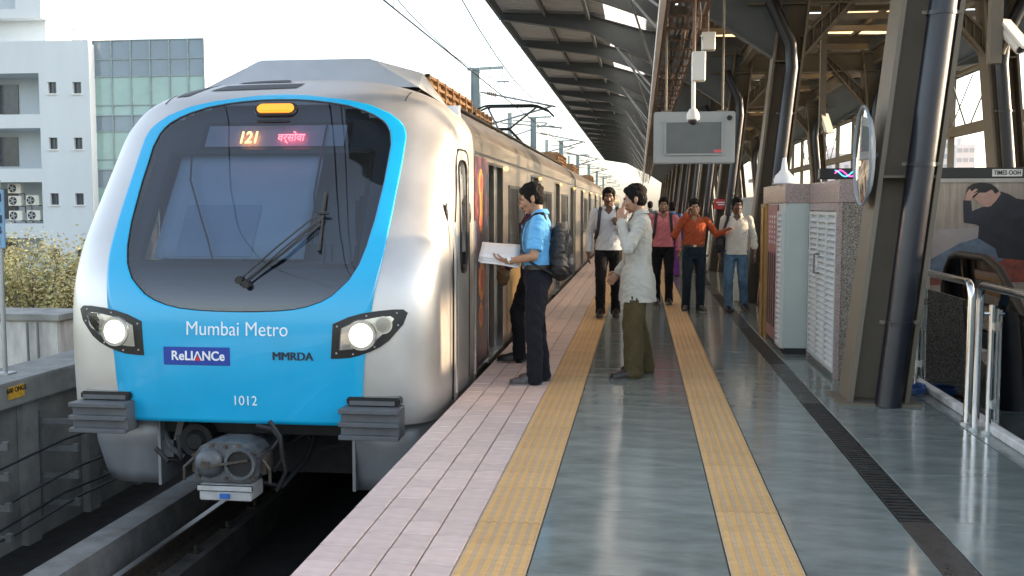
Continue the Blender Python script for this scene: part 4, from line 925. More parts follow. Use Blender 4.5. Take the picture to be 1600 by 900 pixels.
# ribs
def rib(y, pts_b, pts_t, th=.03, fl=.20):
    for side in (0, 1):
        b = mir(pts_b) if side else pts_b; t = mir(pts_t) if side else pts_t
        mb = MB(); n = len(b)
        vs = [(x, y - th / 2, z) for x, z in b] + [(x, y - th / 2, z) for x, z in t] + [(x, y + th / 2, z) for x, z in b] + [(x, y + th / 2, z) for x, z in t]
        fs = []
        for i in range(n - 1): fs += [(i, i + 1, n + i + 1, n + i), (2 * n + i, 3 * n + i, 3 * n + i + 1, 2 * n + i + 1)]
        mb.add(vs, fs)
        for (p, q) in list(zip(b, b[1:])): mb.beam((p[0], y, p[1] - .012), (q[0], y, q[1] - .012), fl, .024)
        for (p, q) in list(zip(t, t[1:])): mb.beam((p[0], y, p[1] + .012), (q[0], y, q[1] + .012), fl, .024)
        mb.beam((b[0][0], y, b[0][1] - .02), (t[0][0], y, t[0][1] + .02), fl, .024)
        mb.build('rib', m_arm, canopy)
B1 = [(-3.25, 5.93), (-1.24, 5.62), (.05, 4.95), (1.0, 4.45), (2.02, 3.78)]; T1 = [(-3.25, 6.06), (-1.24, 5.96), (.05, 5.58), (1.0, 5.42), (2.45, 5.36)]
B2 = [(-3.25, 5.93), (-1.24, 5.66), (-.4, 5.36), (.25, 5.12), (.60, 5.06)]; T2 = [(-3.25, 6.06), (-1.24, 5.96), (-.4, 5.73), (.25, 5.53), (.60, 5.43)]
for y in BENTS: rib(y, B1, T1)
for a, b in zip(BENTS, BENTS[1:]): rib((a + b) / 2, B2, T2, .025, .16)
for side in (0, 1):
    for xx, zz, dz in ((-3.29, 6.0, .20), (-2.25, 6.0, .12), (-1.24, 5.90, .14), (.36, 5.40, .16)):
        x = 2 * CC - xx if side else xx
        for a, b in zip(BENTS, BENTS[1:]):
            for c, e_ in ((a, (a + b) / 2), ((a + b) / 2, b)):
                mb = MB(); mb.box((x - .035, c + .10, zz - dz / 2), (x + .035, e_ - .10, zz + dz / 2)); mb.build('purlin', m_arm, canopy)
# inclined columns with rain pipe, knee braces, tie girder
m_pipe = M('rain_pipe_dark', (.016, .017, .024), .30, .1, var=.15, scale=5)
def colx(z, side=0):
    x = 1.82 + .103 * z; return 2 * CC - x if side else x
for i, y in enumerate(BENTS):
    for side in (0, 1):
        s = -1 if side else 1
        def bent_box(mb, dx0, dx1, y0, y1, z0, z1):
            vs = []
            for z in (z0, z1): vs += [(colx(z, side) + s * dx0, y0, z), (colx(z, side) + s * dx1, y0, z), (colx(z, side) + s * dx1, y1, z), (colx(z, side) + s * dx0, y1, z)]
            mb.add(vs, [(0,3,2,1),(4,5,6,7),(0,1,5,4),(1,2,6,5),(2,3,7,6),(3,0,4,7)])
        ztop = 5.05
        mb = MB(); bent_box(mb, -.225, -.19, y - .20, y + .20, 0, ztop); bent_box(mb, .19, .225, y - .20, y + .20, 0, ztop); bent_box(mb, -.189, .189, y - .0, y + .03, 0, ztop)
        for z in (1.72, 3.7): bent_box(mb, -.189, .189, y - .19, y - .005, z, z + .02)
        mb.box((colx(0, side) - .30, y - .27, -.003), (colx(0, side) + .30, y + .27, .018))
        co = mb.build('column', m_steel, canopy)
        pts = [(colx(z, side) + s * .055, y - .25, z) for z in (.0, 1, 2, 3, 3.6)] + [(colx(3.9, side) - s * .0, y - .25, 3.95), (colx(4.4, side) - s * .35, y - .25, 4.6)]
        mb = MB(); mb.tube(pts, .098, 18)
        for z in (.62, 1.8, 2.9): c_ = Vector((colx(z, side) + s * .055, y - .25, z)); mb.tube([c_, c_ + Vector((0, 0, .03))], .106, 18)
        mb.build('rain_pipe', m_pipe, co, smooth=True)
        for z in (.64, 1.82, 2.92): mb = MB(); mb.box((colx(z, side) + s * .055 - .14, y - .262, z - .012), (colx(z, side) + s * .055 + .14, y - .238, z + .012)); mb.build('pipe_clamp', m_steel, co)
        # knee brace towards the centre with stiffeners
        p, q = Vector((colx(3.72, side) + s * .2, y, 3.75)), Vector((CC - s * .25, y, 5.0))
        mb = MB(); mb.beam(p, q, .22, .03); mb.beam(p + Vector((0, 0, .32)), q + Vector((0, 0, .12)), .22, .03)
        for k in range(9):
            u = (k + .5) / 9; a = p.lerp(q, u); b = (p + Vector((0, 0, .32))).lerp(q + Vector((0, 0, .12)), u); mb.beam(a, b, .14, .02, up=(1, 0, 0))
        mb.beam(p + Vector((0, .0, .16)), q + Vector((0, 0, .06)), .014, .26); mb.build('knee_brace', m_steel, canopy)
    mb = MB(); mb.box((1.6, y - .10, 4.98), (2 * CC - 1.6, y + .10, 5.01)); mb.box((1.6, y - .014, 4.60), (2 * CC - 1.6, y + .014, 4.98)); mb.box((1.6, y - .10, 4.57), (2 * CC - 1.6, y + .10, 4.60))
    mb.build('tie_girder', m_steel, canopy)
for a, b in zip(BENTS, BENTS[1:]):
    for side in (0, 1):
        x = colx(4.8, side); mb = MB(); mb.box((x - .07, a + .2, 4.72), (x + .07, b - .2, 4.75)); mb.box((x - .012, a + .2, 4.75), (x + .012, b - .2, 5.02)); mb.box((x - .07, a + .2, 5.02), (x + .07, b - .2, 5.05)); mb.build('longitudinal_beam', m_steel, canopy)
# slack diagonal tie rods under the wing
for y in BENTS:
    for (p, q) in (((-.62, y + .1, 5.28), (.20, y - 2.2, 3.90)), ((-.62, y + .1, 5.28), (.20, y - 3.9, 3.86)), ((-.30, y + .1, 5.08), (.22, y + 1.9, 3.86))):
        mb = MB(); mb.tube([p, q], .018, 6); mb.build('tie_rod', m_steel2, canopy)
# right-hand side: eave posts, service beam, bracing
for a, b in zip(BENTS, BENTS[1:]):
    for y in (a, (a + b) / 2):
        mb = MB(); mb.box((10.35, y - .09, -1.6), (10.53, y + .09, 5.85)); mb.build('eave_post', m_steel, canopy)
    mb = MB(); mb.tube([(10.44, a, 5.7), (10.44, a + 2.0, 4.2)], .025, 6); mb.tube([(10.44, a + 2.0, 5.7), (10.44, a + 4.05, 4.2)], .02, 6); mb.tube([(10.44, a + 2.6, 4.2), (10.44, a + 4.05, 5.6)], .03, 6); mb.build('bracing', m_steel2, canopy)
mb = MB(); mb.box((10.30, YC0, 3.86), (10.6, YC1, 4.16)); mb.build('service_beam', m_steel, canopy)
mb = MB(); mb.box((10.34, YC0, 5.86), (10.56, YC1, 5.95)); mb.build('eave_beam', m_steel, canopy)
# right-hand track bed
mb = MB(); mb.box((9.02, -30, -2.3), (13.6, 260, -1.62)); tag(mb.build('far_track_deck', m_dark), kind='structure')
mb = MB(); mb.box((13.4, -25, -1.62), (13.7, 240, -.05)); tag(mb.build('far_parapet_wall', m_concd), 'plain concrete parapet beyond the far track', 'wall')

# ------------------------------------------------------------------ hanging cable ladder
m_rust = M('rusty_brown', (.12, .075, .05), .7, col2=(.19, .13, .09), scale=9)
tray = thing('cable_ladder', (.48, 11, 3.7), 'hanging cable ladder with brown rungs under the canopy wing', 'cable tray')
mb = MB(); mb.box((.19, 6.6, 3.66), (.255, 100, 3.80)); mb.build('white_side_rail', m_white, tray)
mb = MB(); mb.box((.262, 6.6, 3.68), (.30, 100, 3.77)); mb.box((.70, 6.6, 3.68), (.74, 100, 3.77)); mb.build('side_rail', m_rust, tray)
k = 0; y = 7.0; rmesh = None
while y < 45:
    if rmesh is None:
        q = MB(); q.tube([(-.2, 0, 0), (.2, 0, 0)], .014, 6); rmesh = q.mesh('rung', m_rust)
    o = bpy.data.objects.new('rung', rmesh); COL.objects.link(o); o.parent = tray; o.location = (.50 - .48, y - 11, 3.69 - 3.7); y += .85
for k in range(5):
    x = .36 + k * .06; pts = [(x + random.uniform(-.02, .02), yy * 1.1, 3.715 + random.uniform(0, .03)) for yy in range(6, 86)]
    mb = MB(); mb.tube(pts, random.choice((.012, .018, .022)), 5); tag(mb.build('tray_cable', m_black if k % 3 else m_rust), ('brown' if k % 3 == 0 else 'black') + ' cable lying in the hanging ladder, ' + ('first', 'second', 'third', 'fourth', 'fifth', 'sixth', 'seventh')[k] + ' from the white rail', 'cable', 'cables in the hanging ladder')
mb = MB()
for y in [8.225 + 2.025 * j for j in range(40)]: mb.tube([(.72, y, 3.74), (.85, y, 5.08)], .012, 5)
tag(mb.build('hanger_rods', m_rust, tray), kind='stuff')
mb = MB(); mb.tube([(.60, 11.2, 3.68), (.62, 11.25, 3.52), (.615, 11.3, 3.40)], .014, 6); tag(mb.build('dangling_cable_end', m_rust), 'loose brown cable end dangling from the ladder', 'cable')

# ================================================================== PLATFORM FURNITURE
m_case = M('display_case_grey', (.34, .37, .38), .5, var=.05, scale=3)
a = on(1, 13, 1022, 175); b = on(1, 13, 1148, 255)
mo = thing('hanging_display', ((a.x + b.x) / 2, 13, b.z), 'grey cased passenger display switched off, hanging under the canopy', 'display')
mb = MB(); mb.box((a.x, 13, b.z), (b.x, 13.22, a.z)); mb.build('casing', m_case, mo, bevel=.012)
c = on(1, 12.99, 1040, 190.5); e_ = on(1, 12.99, 1128, 241)
mb = MB(); mb.box((c.x, 12.988, e_.z), (e_.x, 12.998, c.z)); mb.build('screen', M('screen_off', (.10, .115, .125), .25, var=.1), mo)
mb = MB()
for p, q in (((c.x, e_.z), (e_.x, e_.z)), ((e_.x, e_.z), (e_.x, c.z)), ((e_.x, c.z), (c.x, c.z)), ((c.x, c.z), (c.x, e_.z))): mb.beam((p[0], 12.985, p[1]), (q[0], 12.985, q[1]), .02, .02)
mb.build('screen_bezel', m_case, mo)
mb = MB(); q = on(1, 12.985, 1140, 184); mb.tube([(q.x, 12.998, q.z), (q.x, 12.975, q.z)], .032, 16); mb.build('speaker_hole', m_black, mo)
q = on(1, 12.985, 1121, 236); textmesh('12:21', .045, M('clock_red', (.5, .03, .05), .5, emit=(1, .1, .1), estr=.25), 'lettering', mo, plane_matrix((q.x, 12.984, q.z), (1, 0, 0), (0, 0, 1)))
mb = MB()
for x in (a.x + .15, b.x - .15): mb.tube([(x, 13.11, a.z - .01), (x, 13.11, 5.2)], .014, 8); mb.box((x - .06, 13.05, a.z), (x + .06, 13.17, a.z + .02))
mb.build('hanger', m_steel, mo)
# dome camera
m_cam = M('camera_cream', (.70, .68, .62), .35, var=.04)
def dome_cam(x, y, z, lab, r=.07):
    t = thing('dome_camera', (x, y, z), lab, 'camera')
    q = MB(); q.tube([(x, y, z + .07), (x, y, z + .02), (x, y, z - .01), (x, y, z - .04)], [r * .55, r * .92, r, r * .95], 20); q.build('housing', m_cam, t, smooth=True)
    q = MB(); q.ell((x, y, z - .045), (r * .82, r * .82, r * .75), 18, 10); q.build('dome', M('dome_dark', (.03, .03, .035), .08, coat=.4), t, smooth=True)
    q = MB(); q.tube([(x, y, z + .06), (x, y, z + .36)], .022, 10); q.build('stem', m_cam, t)
    q = MB(); q.box((x - .02, y - .05, z + .36), (x + .12, y + .10, z + .66)); q.build('junction_box', m_cam, t, bevel=.008)
    q = MB(); q.tube([(x, y, z + .66), (x, y, 3.70)], .018, 8); q.build('hanger', m_rust, t); return t
q = on(1, 11, 1083, 181); dome_cam(q.x, 11, q.z, 'cream dome camera on a stem hanging in front of the display')
q = on(1, 12.0, 1105, 66); t = thing('ballast_box', (q.x, 12, q.z), 'cream electrical box hanging from the cable ladder', 'box'); mb = MB(); mb.box((q.x - .06, 11.95, q.z - .09), (q.x + .09, 12.1, q.z + .11)); mb.build('box', m_cam, t, bevel=.008); mb = MB(); mb.box((q.x - .06, 11.93, q.z + .02), (q.x - .055, 11.96, q.z + .06)); mb.tube([(q.x, 12.02, q.z + .11), (q.x, 12.02, 5.07)], .02, 6); mb.build('hanger', m_rust, t)
# bullet cameras
def bullet_cam(x, y, z, dirv, post, lab):
    t = thing('bullet_camera', (x, y, z), lab, 'camera'); d_ = Vector(dirv).normalized(); c = Vector((x, y, z))
    q = MB(); q.tube([c - d_ * .16, c + d_ * .16], .055, 16); q.box((-.065, -.17, .04), (.065, .21, .062), mat=Matrix.Translation(c) @ d_.to_track_quat('Y', 'Z').to_matrix().to_4x4()); q.build('housing', m_cam, t, smooth=True)
    q = MB(); q.tube([c + d_ * .16, c + d_ * .165], .04, 16); q.build('lens', m_trim, t)
    q = MB(); q.tube([c - d_ * .05 - Vector((0, 0, .05)), c - Vector((.06, 0, .14)), Vector(post[0])], .018, 8); q.box((post[0][0] - .05, post[0][1] - .05, post[0][2] - .10), (post[0][0] + .05, post[0][1] + .05, post[1])); q.build('bracket_post', m_steel, t)
q = on(1, 9.5, 1580, 58); bullet_cam(q.x, 9.5, q.z, (.35, -.6, -.75), ((q.x - .12, 9.55, q.z - .12), 5.06), 'cream bullet camera on a drop post above the escalator')
q = on(1, 17.5, 1290, 194); bullet_cam(q.x, 17.5, q.z, (.2, -.5, -.9), ((q.x - .05, 17.55, q.z + .05), 5.06), 'small cream bullet camera hanging above the granite kiosk')

# ------------------------------------------------------------------ granite service kiosk with louvred doors
def granite(name, c1, c2, c3, sc):
    m = bpy.data.materials.new(name); m.use_nodes = True; n = m.node_tree; b = n.nodes['Principled BSDF']; b.inputs['Roughness'].default_value = .22
    tc = n.nodes.new('ShaderNodeTexCoord'); v = n.nodes.new('ShaderNodeTexVoronoi'); v.inputs['Scale'].default_value = sc; n.links.new(tc.outputs['Object'], v.inputs[0])
    rp = n.nodes.new('ShaderNodeValToRGB'); rp.color_ramp.interpolation = 'CONSTANT'; rp.color_ramp.elements[0].color = (*c1, 1); rp.color_ramp.elements[1].position = .62; rp.color_ramp.elements[1].color = (*c3, 1); e = rp.color_ramp.elements.new(.34); e.color = (*c2, 1)
    n.links.new(v.outputs['Color'], rp.inputs[0]); n.links.new(rp.outputs[0], b.inputs['Base Color']); return m
m_gran = granite('speckled_granite', (.10, .085, .075), (.22, .19, .15), (.33, .30, .26), 150)
m_pgran = granite('pink_granite', (.24, .18, .165), (.33, .26, .24), (.40, .33, .31), 160)
m_louv = M('louvre_white', (.52, .55, .545), .45, var=.05, scale=4); m_pale = M('pale_green_panel', (.44, .50, .475), .4, var=.05, scale=2)
kz = 1.74
ks = thing('service_kiosk', (1.95, 10.8, 0), 'granite clad service kiosk with white louvred doors beside the column', 'kiosk')
mb = MB(); mb.box((1.735, 9.19, 0), (2.35, 10.66, kz - .2)); mb.box((1.72, 10.68, 0), (2.35, 12.52, kz - .2)); mb.build('core', m_conc, ks)
mb = MB(); mb.box((1.73, 9.15, .0), (2.36, 9.188, kz - .2)); mb.build('granite_side', m_gran, ks)
mb = MB(); mb.box((1.70, 9.14, kz - .198), (2.38, 10.64, kz)); mb.box((1.46, 10.70, kz - .198), (2.38, 12.54, kz)); mb.box((1.70, 10.642, kz - .198), (2.38, 10.698, kz - .002)); mb.build('granite_top_band', m_pgran, ks, bevel=.004)
mb = MB(); mb.box((1.694, 9.142, 0), (1.734, 9.20, kz - .2)); mb.box((1.694, 10.60, 0), (1.734, 10.66, kz - .2)); mb.box((1.694, 9.2, kz - .27), (1.734, 10.6, kz - .2)); mb.build('granite_jamb', m_pgran, ks)
mb = MB(); mb.box((1.50, 10.70, .06), (1.72, 10.72, kz - .2)); mb.build('pale_panel', m_pale, ks)
mb = MB(); mb.box((1.48, 10.69, 0), (1.73, 10.70, .06)); mb.box((1.47, 10.72, 0), (1.73, 12.5, .05)); mb.build('skirting', m_black, ks)
mb = MB(); mb.box((1.47, 10.72, .05), (1.719, 12.5, kz - .2)); mb.build('second_body', m_pale, ks)
SLZ = [(.08 + k * .0535) for k in range(26)]
def louvre_leaf(x, y0, y1):
    fr_ = MB(); fr_.box((x - .012, y0, .05), (x + .03, y0 + .035, kz - .28)); fr_.box((x - .012, y1 - .035, .05), (x + .03, y1, kz - .28)); fr_.box((x - .012, y0 + .035, .05), (x + .03, y1 - .035, .075)); fr_.box((x - .012, y0 + .035, kz - .31), (x + .03, y1 - .035, kz - .28)); fr_.box((x + .022, y0 + .035, .075), (x + .03, y1 - .035, kz - .31))
    lf = fr_.build('louvre_door', m_louv, ks); w_ = (y1 - y0) - .074
    sl_ = MB(); sl_.prism([(-.012, -.004), (-.016, .006), (.02, .046), (.02, .036)], -w_ / 2, w_ / 2); sme = sl_.mesh('slat', m_louv)
    for z in SLZ[:25]:
        o = bpy.data.objects.new('slat', sme); COL.objects.link(o); o.parent = lf; o.location = (x - 1.95, (y0 + y1) / 2 - 10.8, z)
    return lf
lf1 = louvre_leaf(1.702, 9.205, 9.66); lf2 = louvre_leaf(1.702, 9.665, 10.125); lf3 = louvre_leaf(1.702, 10.13, 10.595); lf4 = louvre_leaf(1.455, 10.76, 11.15)
mb = MB(); mb.tube([(1.66, 9.97, .88), (1.64, 9.97, .88), (1.64, 9.97, 1.06), (1.66, 9.97, 1.06), (1.69, 9.97, 1.06)], .009, 6); mb.tube([(1.69, 9.97, .88), (1.66, 9.97, .88)], .009, 6); mb.build('handle', m_steel2, lf2)
mb = MB(); mb.box((1.452, 11.20, .07), (1.466, 12.0, kz - .21)); pp = mb.build('perforated_panel', M('panel_maroon', (.30, .13, .14), .35, var=.1), ks)
mb = MB()
for i in range(6):
    for j in range(3): mb.tube([(1.4515, 11.38 + j * .2, 1.12 + i * .055), (1.447, 11.38 + j * .2, 1.12 + i * .055)], .018, 8)
mb.build('panel_hole', m_white, pp)
mb = MB()
for j in range(4): mb.box((1.447, 11.30 + j * .18, .2), (1.4515, 11.37 + j * .18, 1.0))
mb.build('panel_slot', m_black, pp)
mb = MB(); mb.tube([(1.42, 12.2, .0), (1.42, 12.2, 1.5)], .02, 8); mb.box((1.43, 12.05, .0), (1.465, 12.5, 1.54)); mb.build('corner_post', M('brass_trim', (.40, .26, .10), .3, .7), ks)
q = on(1, 11.0, 1225, 284); t = thing('dome_lamp', (q.x, 11, kz), 'white bell shaped lamp standing on the kiosk roof', 'lamp')
mb = MB(); mb.tube([(q.x, 11, kz), (q.x, 11, kz + .05), (q.x, 11, kz + .09), (q.x, 11, kz + .125), (q.x, 11, kz + .15), (q.x, 11, kz + .27), (q.x, 11, kz + .275)], [.105, .105, .09, .055, .036, .018, .012], 24); mb.build('shade', m_white, t, smooth=True); mb = MB(); mb.tube([(q.x, 11, kz - .001), (q.x, 11, kz + .012)], .115, 24); mb.build('base', m_case, t)
a = on(1, 10.2, 1281, 263); b = on(1, 10.2, 1336, 278)
t = thing('kiosk_sign', ((a.x + b.x) / 2, 10.2, kz), 'low black illuminated sign with a pink and blue swirl on the kiosk', 'sign')
mb = MB(); mb.box((a.x, 10.2, kz + .03), (b.x + .3, 10.3, a.z)); mb.build('box', m_trim, t, bevel=.006)
for fx in (a.x + .03, b.x + .2): mb = MB(); mb.box((fx, 10.22, kz), (fx + .03, 10.28, kz + .03)); mb.build('foot', m_steel, t)
for k, (cc, ph) in enumerate((((.75, .06, .30), 0), ((.05, .35, .75), 1.6))):
    mb = MB(); mb.tube([(a.x + .14 + .2 * u, 10.196, kz + .085 + .03 * math.sin(6.3 * u + ph)) for u in [j / 12 for j in range(13)]], .006, 6); mb.build('swirl', M('swirl_' + str(k), cc, .4, emit=cc, estr=.8), t)

# ------------------------------------------------------------------ round driver's mirror on the near column
m_mirror = M('mirror_face', (.92, .93, .94), .02, 1., var=0)
mc = Vector((1.675, 8.12, 1.89)); mn = Vector((-.999, .04, -.01)).normalized(); mr_ = mn.to_track_quat('Z', 'Y').to_matrix()
t = thing('round_mirror', tuple(mc), 'round convex mirror in a grey rim fixed to the near column', 'mirror')
rows = []
for j in range(9):
    r_ = .365 * j / 8; rows.append([tuple(mc + mr_ @ Vector((r_ * math.cos(2 * math.pi * k / 40), r_ * math.sin(2 * math.pi * k / 40), .014 * (1 - (j / 8) ** 2)))) for k in range(40)])
mb = MB(); mb.grid(rows, close=True); mb.build('mirror_face', m_mirror, t, smooth=True, fix=False)
mb = MB(); ring = [mc + mr_ @ Vector((.372 * math.cos(2 * math.pi * k / 40), .372 * math.sin(2 * math.pi * k / 40), 0)) for k in range(41)]; mb.tube(ring, .011, 8, cap=False); mb.build('rim', M('rim_grey', (.20, .24, .28), .4), t, smooth=True)
mb = MB(); mb.grid([[tuple(mc + mr_ @ Vector((rr * math.cos(2 * math.pi * k / 40), rr * math.sin(2 * math.pi * k / 40), zz))) for k in range(40)] for rr, zz in ((.37, -.005), (.30, -.045), (.01, -.05))], close=True); mb.build('back_shell', m_case, t, smooth=True)
mb = MB(); mb.tube([tuple(mc + mr_ @ Vector((0, 0, -.05))), (1.79, 8.10, 1.89)], .022, 8); mb.build('arm', m_steel2, t)

# ------------------------------------------------------------------ stair well: kerb, railings, escalator, billboard
m_well = M('well_wall', (.34, .38, .37), .5, var=.12, scale=2)
mb = MB(); mb.box((WX0 - .0, WY0, -5.5), (WX0 + .02, WY1, -.036)); mb.box((WX1 - .02, WY0, -5.5), (WX1, WY1, -.036)); mb.box((WX0 + .02, WY1 - .02, -5.5), (WX1 - .02, WY1, -.036)); mb.box((WX0 + .02, WY0, -5.5), (WX1 - .02, WY0 + .02, -.036)); mb.box((WX0, WY0, -5.6), (WX1, WY1, -5.5)); mb.build('stair_well', m_well, platform)
mb = MB(); mb.box((2.318, 1.4, .0005), (2.42, 9.1, .055)); kb = mb.build('well_kerb', m_concw, platform, bevel=.008)
mb = MB(); mb.box((2.40, 1.4, .056), (2.44, 9.1, .075)); mb.build('kerb_seal', m_black, platform)
m_gl = glassmat('railing_glass', (.70, .78, .76), .01, .3, .88)
def railing(ya, yb, lab):
    t = thing('glass_railing', (2.26, ya, 0), lab, 'railing', 'stainless railings round the stair well')
    x, zt, r = 2.26, .985, .10; n = 6
    arc = lambda yc, s: [(x, yc + s * r * math.sin(a), zt - r + r * math.cos(a)) for a in [math.pi / 2 * k / n for k in range(n + 1)]]
    pts = [(x, ya, .01)] + [(x, ya + r - r * math.sin(a), zt - r + r * math.cos(a)) for a in [math.pi / 2 * (1 - k / n) for k in range(n + 1)]] + [(x, yb - r + r * math.sin(a), zt - r + r * math.cos(a)) for a in [math.pi / 2 * k / n for k in range(n + 1)]] + [(x, yb, .01)]
    q = MB(); q.tube(pts, .026, 14); q.build('top_rail', m_inox, t, smooth=True)
    for y in (ya + .10, yb - .10): q = MB(); q.tube([(x + .05, y, .01), (x + .05, y, .86)], .019, 12); q.tube([(x + .05, y, .80), (x + .0, y, .80)], .012, 8); q.build('post', m_inox, t, smooth=True)
    k_ = max(1, int((yb - ya) / 1.3))
    for j in range(1, k_): y = ya + (yb - ya) * j / k_; q = MB(); q.tube([(x, y, .01), (x, y, zt - .02)], .022, 12); q.build('post', m_inox, t, smooth=True)
    for y in (ya, yb, ya + .10, yb - .10): q = MB(); q.tube([(x + (.05 if y not in (ya, yb) else 0), y, .0), (x + (.05 if y not in (ya, yb) else 0), y, .02)], .05, 16); q.build('base_plate', m_galv, t)
    q = MB(); q.box((x + .064, ya + .14, .09), (x + .074, yb - .14, .84)); q.build('glass_panel', m_gl, t)
    for y in (ya + .10, yb - .10):
        for z in (.2, .72): q = MB(); q.box((x + .05, min(y, y + (.07 if y < (ya + yb) / 2 else -.07)), z - .025), (x + .085, max(y, y + (.07 if y < (ya + yb) / 2 else -.07)), z + .025)); q.build('glass_clamp', m_inox, t)
railing(7.33, 8.95, 'stainless tube railing with glass panel next to the granite kiosk'); railing(2.2, 7.16, 'long stainless tube railing with glass along the stair well kerb')
# escalator
es = thing('escalator', (3.9, 9, 0), 'escalator with glass balustrades and black handrails going down into the stair well', 'escalator')
prof = [(11.45, .02), (11.62, .18), (11.72, .40), (11.74, .62), (11.66, .82), (11.50, .95), (11.25, .99), (10.4, .99), (10.0, .90), (9.0, .33), (3.4, -2.9)]
low = [(3.4, -3.8), (9.0, -.56), (10.0, -.05), (10.4, .02)]
for xx in (3.33, 4.47):
    q = MB(); q.prism(prof + low, xx - .006, xx + .006, ax=0); q.build('balustrade_glass', glassmat('balustrade_glass', (.45, .55, .50), .02, .3, .75), es)
    q = MB(); q.tube([(xx, y, z + .02) for y, z in prof], .038, 10); q.build('handrail', m_black, es, smooth=True)
    q = MB()
    for (y0_, z0_), (y1_, z1_) in zip(low, low[1:]): q.beam((xx, y0_, z0_), (xx, y1_, z1_), .20, .16)
    q.beam((xx, 10.4, .05), (xx, 11.6, .05), .2, .09); q.build('skirt', m_inox, es)
q = MB()
for k in range(22): y = 10.2 - k * .35; q.box((3.45, y - .36, -.6 - k * .202), (4.35, y, -.05 - k * .202))
q.box((3.45, 10.2, -.2), (4.35, 13.2, -.01)); q.build('steps', m_grate, es)
# billboard over the end of the well
PY = 13.0
a = on(1, PY, 1452, 262); zb_ = .15; x0, x1, zt = a.x, a.x + 2.0, a.z
bb = thing('billboard', ((x0 + x1) / 2, PY, 0), 'framed billboard showing a seated man in a dark jacket, black header on top', 'billboard')
hz = on(1, PY, 1500, 278.5).z
mb = MB(); mb.box((x0, PY, hz), (x1, PY + .14, zt)); mb.build('header', m_trim, bb, bevel=.004)
mb = MB(); mb.box((x0, PY + .03, zb_), (x1, PY + .12, hz - .002)); mb.box((x0, PY + .005, hz - .05), (x1, PY + .03, hz - .002)); mb.box((x0, PY + .005, zb_), (x1, PY + .03, zb_ + .08)); mb.box((x0, PY + .005, zb_ + .08), (x0 + .05, PY + .03, hz - .05)); mb.box((x1 - .05, PY + .005, zb_ + .08), (x1, PY + .03, hz - .05)); mb.build('frame', M('frame_beige', (.38, .36, .33), .5), bb)
for fx in (x0 + .1, x1 - .2): mb = MB(); mb.box((fx, PY + .04, 0), (fx + .1, PY + .10, zb_)); mb.build('leg', m_steel, bb)
p0 = on(1, PY, 1550.5, 264.5); p1 = on(1, PY, 1597, 275.5)
mb = MB(); mb.box((p0.x, PY - .006, p1.z), (p1.x, PY - .001, p0.z)); pl_ = mb.build('name_plate', M('plate_cream', (.62, .62, .58), .5), bb)
textmesh('TIMES OOH', .075, m_tb, 'lettering', pl_, plane_matrix(((p0.x + p1.x) / 2, PY - .008, (p0.z + p1.z) / 2), (1, 0, 0), (0, 0, 1)), bold=.001, sx=.80)
def zp(x, y): q = on(1, PY + .02, 1440 + x / 5, 260 + y / 5); return (q.x, q.z)
def ppoly(name, pts, mat_, lay_):
    pts = [zp(*p) for p in pts]; q = MB(); q.add([(x, PY + .029 - lay_ * .0015, z) for x, z in pts], [tuple(range(len(pts)))]); return q.build(name, mat_, po_)
q = MB(); q.add([(x0 + .05, PY + .0295, zb_ + .08), (x1 - .05, PY + .0295, zb_ + .08), (x1 - .05, PY + .0295, hz - .05), (x0 + .05, PY + .0295, hz - .05)], [(0, 1, 2, 3)])
po_ = q.build('poster', M('print_brown_wall', (.27, .225, .18), .4, col2=(.42, .36, .30), scale=3, stretch=(6, 1, .6)), bb)
ppoly('print_bench', [(40, 640), (100, 500), (460, 470), (800, 470), (800, 900), (40, 900)], M('print_bench', (.38, .345, .34), .4, var=.1), 1)
ppoly('print_rug', [(40, 840), (350, 770), (600, 700), (800, 720), (900, 900), (40, 930)], M('print_rug', (.36, .08, .05), .4, col2=(.14, .05, .04), scale=14), 2)
ppoly('print_jeans', [(45, 740), (300, 600), (450, 555), (610, 640), (640, 730), (520, 770), (350, 775), (60, 850)], M('print_denim', (.13, .18, .25), .4, var=.25, scale=8), 3)
ppoly('print_jacket', [(620, 195), (680, 215), (740, 250), (900, 275), (900, 740), (600, 715), (575, 640), (440, 560), (450, 470), (430, 455), (330, 440), (325, 265), (388, 268), (395, 350), (470, 318), (530, 310), (600, 230)], M('print_jacket', (.028, .028, .038), .4, var=.3, scale=6), 4)
ppoly('print_neck', [(540, 180), (600, 190), (620, 215), (580, 270), (540, 312), (500, 312)], M('print_skin', (.50, .30, .24), .4, var=.1, scale=10), 5)
ppoly('print_face', [(400, 245), (430, 215), (480, 195), (545, 185), (560, 230), (545, 290), (520, 318), (495, 315), (480, 300), (465, 312), (452, 285)], M('print_skin', (.50, .30, .24), .4), 6)
ppoly('print_hair', [(345, 215), (360, 165), (400, 135), (470, 125), (540, 135), (585, 165), (605, 195), (575, 215), (550, 180), (500, 205), (450, 205), (410, 245), (385, 250)], M('print_hair', (.014, .011, .010), .4), 7)
ppoly('print_hand', [(340, 265), (352, 205), (375, 175), (390, 195), (420, 175), (440, 180), (405, 210), (445, 195), (400, 230), (390, 268)], M('print_skin', (.50, .30, .24), .4), 8)
q_ = zp(435, 757); textmesh('LIVE IN', .062, M('print_scarlet', (.65, .02, .03), .4), 'lettering', po_, plane_matrix((q_[0], PY + .014, q_[1]), (1, 0, 0), (0, 0, 1)), bold=.002, sx=1.3); q_ = zp(570, 735); textmesh("L", .10, M('print_scarlet', (.65, .02, .03), .4), 'lettering', po_, plane_matrix((q_[0], PY + .014, q_[1]), (1, 0, 0), (0, 0, 1)), bold=.004)
